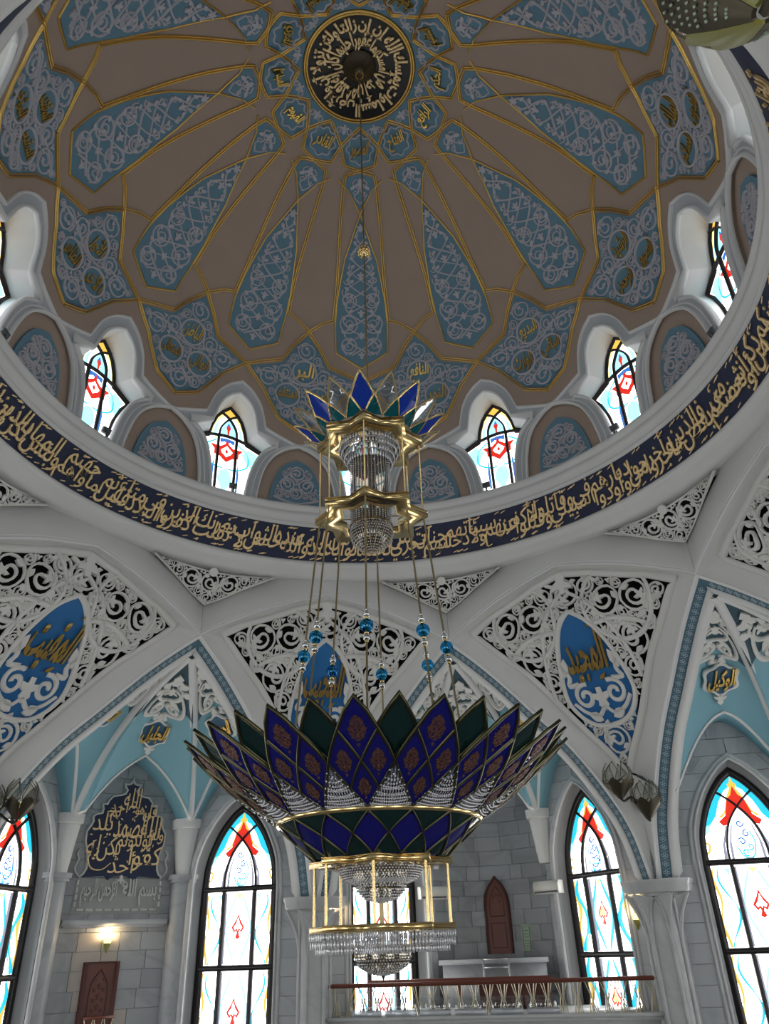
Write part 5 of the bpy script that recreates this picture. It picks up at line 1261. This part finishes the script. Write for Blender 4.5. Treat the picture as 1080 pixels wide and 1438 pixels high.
nl = thing('lotus_lamp', COLA + 180, (0, 1.48, .52), 'pierced bronze lamp with olive glass leaves at the top right corner, nearest the camera', 'lamp', 'lotus lamps on the pillars')
d, g, o_, h_ = MB(), MB(), MB(), MB(); cup(d, g, o_, (-.066, 1.259, .506), .052, .12, h_)
obj('leaf_basket', d, T['bronze'], nl); obj('glass_petal', g, T['clearp'], nl); obj('olive_leaf', o_, T['olive'], nl); obj('hole_light_spot', h_, T['sign'], nl, kind='stuff')
m = MB(); m.tube(curve([(0, 1.50, .52), (-.01, 1.42, .50), (-.045, 1.32, .485), (-.066, 1.259, .507)], 6), .005, 6); obj('arm', m, T['bronze'], nl)

# ------------------------------------------------------------------ the chandelier (its own frame, axis at the dome axis)
CHA = 185.5
ch = thing('chandelier', CHA, (0, 0, -.050), 'huge lotus chandelier of cobalt and green glass petals with gold stars and crystal tiers', 'chandelier')
pol = lambda r, d, h: (r * math.sin(math.radians(d)), r * math.cos(math.radians(d)), h)
LPv = curve([(.185, .200), (.226, .224), (.272, .256), (.318, .294), (.364, .336)], 6); LV = np.linspace(0, 1, len(LPv))
def lotus(x, y, o):       # x degrees, y 0 ring .. 1 tips
    x, y, o = np.broadcast_arrays(np.radians(np.asarray(x, float)), np.asarray(y, float), np.asarray(o, float))
    r = np.interp(y, LV, LPv[:, 0]) + .62 * o; h = np.interp(y, LV, LPv[:, 1]) - .78 * o; return np.stack([r * np.sin(x), r * np.cos(x), h], -1)
def cone(r0, h0, r1, h1):
    n = np.array([-(h1 - h0), (r1 - r0)]); n = n / np.hypot(*n); n = n if n[0] > 0 else -n
    def f(x, y, o):
        x, y, o = np.broadcast_arrays(np.radians(np.asarray(x, float)), np.asarray(y, float), np.asarray(o, float))
        r = r0 + (r1 - r0) * y + n[0] * o; h = h0 + (h1 - h0) * y + n[1] * o; return np.stack([r * np.sin(x), r * np.cos(x), h], -1)
    return f
sgrid = lambda f, k: (lambda x, y, o: f(np.asarray(x) * k, y, o))
LG = sgrid(lotus, 40.0)     # so that x/40 deg and y are of like scale
q4 = lambda P: np.asarray(P, float) / (40, 1)
def dia(a, b, c_, d_, k=.0): return np.array([a, b, c_, d_], float)
PANES = [dia((0, 1), (5.75, .752), (0, .5), (-5.75, .752)), dia((5.75, .752), (11.25, .5), (5.9, .25), (0, .5)), dia((-5.75, .752), (0, .5), (-5.9, .25), (-11.25, .5)), dia((0, .5), (5.9, .25), (0, .0), (-5.9, .25))]
pf = MB()
OUTL = np.array([(0, 1), (3.0, .88), (5.75, .752), (8.8, .62), (11.25, .5), (8.8, .37), (5.9, .25), (3.0, .12), (0, 0)])
o_ = np.vstack([OUTL, mir(OUTL)[::-1][1:-1]])
pf.ribbon(LG, q4(o_), .024, .005, closed=True, taper=.8, z0=-.001)
for a, b in (((-5.75, .752), (5.9, .25)), ((5.75, .752), (-5.9, .25))): pf.ribbon(LG, dens(q4([a, b]), .1, False), .022, .005, taper=.8, z0=-.001)
panes = []
for P in PANES:
    m = MB(); m.plate(LG, dens(q4(scal(P, .97)), .12, True), .002, -.001, spacing=.11); m.plate(LG, dens(q4(scal(P, .97)), .12, True), 0, -.0012, spacing=.11, sides=False); panes.append(m)
orns = []
for P in PANES:
    c_ = q4(P).mean(0); m = MB(); g = lambda x, y, o, c_=c_: LG(np.asarray(x) + c_[0], np.asarray(y) + c_[1], o)
    D_ = np.array([(0, .105), (.04, .072), (.075, .0), (.04, -.072), (0, -.105), (-.04, -.072), (-.075, 0), (-.04, .072)])
    scrolls(m, g, pack(D_, .020, .008, 16, n=1500, seed=31), .002, .2, ring=True, small=.009, z0=.001, leafy=1.2)
    m.ribbon(g, circ(0, -.118, .009, 7)[:-1], .005, .002, closed=True, z0=.001)
    orns.append(m)
GP = dia((11.25, .985), (17.0, .752), (11.25, .5), (5.5, .752)); gpm = MB(); gpm.plate(LG, dens(q4(scal(GP, .97)), .12, True), .002, -.006, spacing=.11); gpf = MB()
gpf.ribbon(LG, dens(q4(GP), .12, True), .024, .005, closed=True, taper=.8, z0=-.006)
cr_ = MB(); rows_ = np.linspace(.03, .455, 13)
for j, y in enumerate(rows_):
    hwd = np.interp(y, [0, .12, .25, .37, .49], [11.0, 8.4, 5.3, 2.5, 0.15]); n = max(2, int(hwd * 2.2)); xx_ = np.linspace(-hwd, hwd, n); yy = y - .022 * (1 - (xx_ / max(hwd, .1)) ** 2) * (1 + .4 * (j % 3))
    cr_.octa(lotus(11.25 + xx_, np.maximum(yy, .004), .001 + .002 * (j % 2)), .0024)
for j, x in enumerate(np.linspace(-9.5, 9.5, 16)):
    yt = np.interp(abs(x), [0, 2.5, 5.3, 8.4, 11], [.47, .36, .24, .11, 0]); yy = np.linspace(.01, yt, max(2, int(yt * 55))); cr_.octa(lotus(11.25 + x, yy, -.002), .0015)
crs = MB(); crs.plate(LG, q4([(11.25, .48), (14.2, .36), (17.0, .24), (20.0, .11), (22.3, .01), (11.25, -.01), (.2, .01), (2.5, .11), (5.5, .24), (8.3, .36)]), .001, -.007, spacing=.11)
BWL = cone(.118, .1375, .185, .196); BL = sgrid(BWL, 40.0)
bd = MB(); bd.plate(BL, dens(q4([(0, .98), (11.0, .5), (0, .02), (-11.0, .5)]), .1, True), .002, -.001, spacing=.1)
bt = MB(); bt.plate(BL, dens(q4([(.6, 1.0), (11.25, .52), (21.9, 1.0)]), .1, True), .002, -.001, spacing=.1); bt2 = MB(); bt2.plate(BL, dens(q4([(.6, .0), (21.9, .0), (11.25, .48)]), .1, True), .002, -.001, spacing=.1)
bf = MB()
for sx in (1, -1): bf.ribbon(BL, dens(q4([(0, 1), (11.25 * sx, .5), (0, 0)]), .1, False), .022, .004, taper=.8)
first = {}
def spin(o, k, n=16):
    o.rotation_euler[2] = -math.radians(360.0 / n * k)
for k in range(16):
    if k == 0:
        P_ = obj('petal', pf, T['petalf'], ch)
        for m in panes: obj('blue_pane', m, T['cobalt'], P_)
        for m in orns: obj('filigree', m, T['copper'], P_)
        Q_ = obj('green_petal', gpf, T['petalf'], ch); obj('green_pane', gpm, T['green'], Q_)
        R_ = obj('bead_garland', cr_, T['beadw'], ch, kind='stuff'); obj('garland_glass', crs, T['darkg'], R_)
        U_ = obj('bowl_frame', bf, T['petalf'], ch); obj('blue_pane', bd, T['cobalt'], U_); obj('green_pane', bt, T['green'], U_); obj('green_pane', bt2, T['green'], U_)
        first = (P_, Q_, R_, U_)
    else:
        for o in first: spin(dup(o, None, ch), k)
m = MB(); m.lathe([(.180, .203), (.188, .204), (.191, .199), (.188, .194), (.182, .194), (.180, .203)], 64); obj('ring', m, T['brass'], ch)
def starpts(R, k=.775): return [(R if i % 2 == 0 else R * k, 22.5 * i) for i in range(16)]
def starband(R, h0, h1, wid=.27, flare=0.0):
    m = MB(); A = np.array([pol(r, d, h0) for r, d in starpts(R)]); B = np.array([pol(r * (1 + flare), d, h1) for r, d in starpts(R)]); A2 = np.array([pol(r * (1 - wid), d, h0) for r, d in starpts(R)]); B2 = np.array([pol(r * (1 - wid), d, h1) for r, d in starpts(R)])
    m.grid(np.stack([A2, A, B, B2, A2], 1), closed=True); return m
for nm, R, h0, h1 in (('base_star', .130, .126, .137), ('lower_star', .128, .024, .034), ('cable_star', .130, .842, .858), ('crown_star', .128, 1.046, 1.066)):
    o = obj(nm, starband(R, h0, h1, .36 if 'c' in nm[:1] else .24), T['brass'], ch)
    m = MB()
    for zz in (h0 + .001, h1 - .001): m.tube([pol(r * 1.001, d, zz) for r, d in starpts(R)], .0008, 5, closed=True)
    obj('star_edge', m, T['brassd'] if 'star' in nm and nm != 'base_star' else T['brass'], o)
def many(parent, name, fn, n, mt, **k):
    for i in range(n): obj(name, fn(i), mt, parent, **k)
rodm = MB(); rodm.tube([pol(.120, 0, .128), pol(.120, 0, .034)], .0026, 8); r0 = obj('rod', rodm, T['brass'], ch)
rod2 = MB(); rod2.tube([pol(.119, 0, 1.048), pol(.119, 0, .858)], .0018, 6); r1 = obj('crown_rod', rod2, T['brass'], ch)
cab = MB(); cA, cB = np.array(pol(.119, 0, .846)), np.array(pol(.180, 0, .203)); cab.tube([cA, cB], .0021, 6); cb = obj('cable', cab, T['brassd'], ch)
def oncab(h): return cA + (cB - cA) * (cA[2] - h) / (cA[2] - cB[2])
m = MB(); m.sphere(oncab(.530), .0135, 16, 10); obj('blue_bead', m, T['bead_blue'], cb, smooth=True)
for h in (.5545, .5055): m = MB(); m.sphere(oncab(h), .0078, 12, 8); obj('clear_bead', m, T['crystal'], cb, smooth=True)
m = MB(); m.sphere(oncab(.564), .004, 8, 5); obj('clear_bead', m, T['crystal'], cb, smooth=True)
for h, r in ((.5455, .0052), (.5145, .0052), (.4970, .0042), (.846, .006)): m = MB(); m.sphere(oncab(h), r, 10, 6, .7); obj('brass_collar', m, T['brass'], cb, smooth=True)
for k in range(1, 8):
    for o in (r0, r1, cb): spin(dup(o, None, ch), k, 8)
# hanging prisms below the lower star
def prisms(R, k, h0, h1, per, wd_, seed):
    m = MB(); g = np.random.default_rng(seed); S_ = [np.array(pol(r, d, 0)) for r, d in starpts(R, k)]
    for i in range(16):
        a, b = S_[i], S_[(i + 1) % 16]; e = (b - a) / np.linalg.norm(b - a); n_ = np.array([-e[1], e[0], 0])
        for t in (np.arange(per) + .5) / per:
            c_ = a + (b - a) * t; dz = g.random() * .0015; m.box(c_ + (0, 0, (h0 + h1) / 2 - dz), (wd_, wd_ * .6, h0 - h1), [e, n_, (0, 0, 1)])
    return m
for i, (R, h0, h1) in enumerate(((.128, .0235, .0130), (.126, .0125, .002), (.116, .004, -.007))): obj('prism_fringe', prisms(R, .775, h0, h1, 9, .0032, i), T['beadw'], ch, kind='stuff')
def beaded(prof, rings, per, r, seed):
    m = MB(); P = samp(np.array(prof), rings)
    for i, (R, h) in enumerate(P):
        n = max(5, int(per * (R / prof[0][0]) ** .8)); a = (np.arange(n) + .5 * (i % 2)) * 360 / n; m.octa(np.array([pol(R, d, h) for d in a]), r)
    return m
def bowl(nm, prof, rings, per, r, seed, back=True):
    o = obj(nm, beaded(prof, rings, per, r, seed), T['beadw'], ch, kind='stuff')
    if back: m = MB(); m.lathe([(a * .95, h + .0015) for a, h in samp(np.array(prof), 12)], 40); obj('inner_shell', m, T['smoke'], o, smooth=True)
    return o
bowl('crystal_bowl', [(.076, .127), (.074, .117), (.064, .104), (.047, .098)], 11, 84, .0021, 1); bowl('crystal_bowl', [(.045, .099), (.043, .088), (.030, .075), (.006, .069)], 10, 54, .0021, 2)
bowl('crystal_bowl', [(.047, .002), (.048, -.012), (.042, -.026), (.024, -.037), (.006, -.040)], 14, 56, .0020, 3)
m = MB(); m.lathe([(.0005, -.050), (.002, -.045), (.004, -.041), (.009, -.038), (.007, -.036)], 12); m.lathe([(.0005, .064), (.002, .068), (.007, .070), (.006, .073)], 12); obj('finial', m, T['bronze'], ch, smooth=True)
m = MB(); m.lathe([(.080, .127), (.080, .131), (.072, .131)], 48); m.octa(np.array([pol(.079, d, .1265) for d in np.arange(0, 360, 15)]), .004); obj('bowl_rim', m, T['brass'], ch)
m = MB()
for d in np.arange(0, 360, 15): m.tube([pol(.047 - .001, d, .003), pol(.049, d, -.012), pol(.042, d, -.027), pol(.022, d, -.038)], .0007, 4)
obj('bowl_rib', m, T['brassd'], ch)
# upper crystal body
def tier(R, h0, h1, n, wd_):
    m = MB()
    for d in np.arange(n) * 360 / n:
        c_ = np.array(pol(R, d, (h0 + h1) / 2)); e = np.array(pol(1, d + 90, 0)); m.box(c_, (wd_, .0022, h0 - h1), [e, np.array(pol(1, d, 0)), (0, 0, 1)])
    m.lathe([(R, h0), (R + .0015, h0 + .0015), (R - .004, h0 + .0015)], 40); return m
for R, h0, h1, n in ((.079, 1.078, 1.060, 64), (.077, 1.060, 1.046, 62), (.073, 1.046, 1.034, 58), (.067, 1.034, 1.022, 54), (.060, 1.022, 1.008, 48), (.053, 1.010, .992, 42)): obj('crystal_tier', tier(R, h0, h1, n, .0042), T['beadw'], ch, kind='stuff')
m = MB()
for i, d in enumerate(np.arange(0, 360, 10)): m.octa(np.array([pol(.0465, d, h) for h in np.arange(1.0, .815, -.0052)]), np.array([[.0016, .0016, .0026]] * len(np.arange(1.0, .815, -.0052))))
obj('crystal_strand', m, T['beadw'], ch, kind='stuff')
m = MB(); m.lathe([(.066, 1.07), (.060, 1.03), (.043, 1.0), (.043, .82)], 36); obj('inner_shell', m, T['smoke'], ch, smooth=True)
bowl('crystal_bulb', [(.046, .822), (.049, .808), (.044, .790), (.028, .773), (.006, .762)], 13, 54, .0021, 4)
m = MB()
for d in np.arange(0, 360, 20): m.tube([pol(.0465, d, .822), pol(.0495, d, .806), pol(.044, d, .789), pol(.026, d, .771), pol(.004, d, .761)], .0008, 4)
m.lathe([(.050, .822), (.050, .826), (.046, .826)], 36); m.sphere((0, 0, .762), .005, 8, 5); obj('bulb_frame', m, T['brassd'], ch)
# crown petals
CW = cone(.108, 1.066, .186, 1.132); CG = sgrid(CW, 40.0)
fb = MB(); fb.ribbon(CG, dens(q4([(0, 1), (10.6, .46), (0, .0), (-10.6, .46)]), .12, True), .045, .003, closed=True, taper=.8); fp = MB(); fp.plate(CG, dens(q4([(0, 1), (10.6, .46), (0, .0), (-10.6, .46)]), .12, True), .0016, -.001, spacing=.12)
ft = MB(); ft.plate(CG, dens(q4([(1, .0), (21.5, .0), (11.25, .44)]), .12, True), .0016, .001, spacing=.12)
tfm = MB(); tfm.ribbon(CG, dens(q4([(.5, 0), (11.25, .47), (22, 0)]), .12, False), .04, .003)
for k in range(16):
    if k < 2:
        o = obj('crown_petal', fb, T['brass'] if k % 2 == 0 else T['brassd'], ch); obj('blue_pane' if k == 0 else 'clear_pane', fp, T['cobaltt'] if k == 0 else T['crystal'], o); first_c = (o, first_c[0]) if k else (o,); spin(o, k)
    else: spin(dup(first_c[1 - k % 2] if k % 2 == 0 else first_c[0], None, ch), k)
    if k == 0: tq_ = obj('teal_petal', tfm, T['brass'], ch); obj('teal_pane', ft, T['tealt'], tq_)
    else: spin(dup(tq_, None, ch), k)
# suspension
m = MB(); m.tube([(0, 0, 1.075), (0, 0, 2.641)], .0022, 6)
for z in np.arange(1.10, 2.632, .014): m.octa(np.array([[0, 0, z]]), np.array([[.0036, .0036, .006]]))
obj('chain', m, T['brassd'], ch)
m = MB(); m.lathe([(.001, 1.722), (.012, 1.726), (.014, 1.736), (.008, 1.744), (.011, 1.752), (.006, 1.764), (.0025, 1.775)], 16)
for d in np.arange(0, 360, 36): m.sphere(pol(.0155, d, 1.734), .0048, 8, 5); m.octa(np.array([pol(.014, d + 18, 1.748)]), .0045)
obj('chain_ornament', m, T['brass'], ch, smooth=False)
m = MB()
for d in np.arange(0, 360, 45): m.tube([(0, 0, 1.075), pol(.112, d, 1.056)], .0016, 5); m.tube([(0, 0, .852), pol(.112, d, .850)], .0014, 5); m.tube([(0, 0, .131), pol(.116, d, .131)], .0014, 5); m.tube([(0, 0, .030), pol(.116, d, .030)], .0014, 5)
m.tube([(0, 0, -.038), (0, 0, .20)], .004, 8); m.tube([(0, 0, .765), (0, 0, 1.08)], .004, 8); obj('hub_frame', m, T['brassd'], ch)
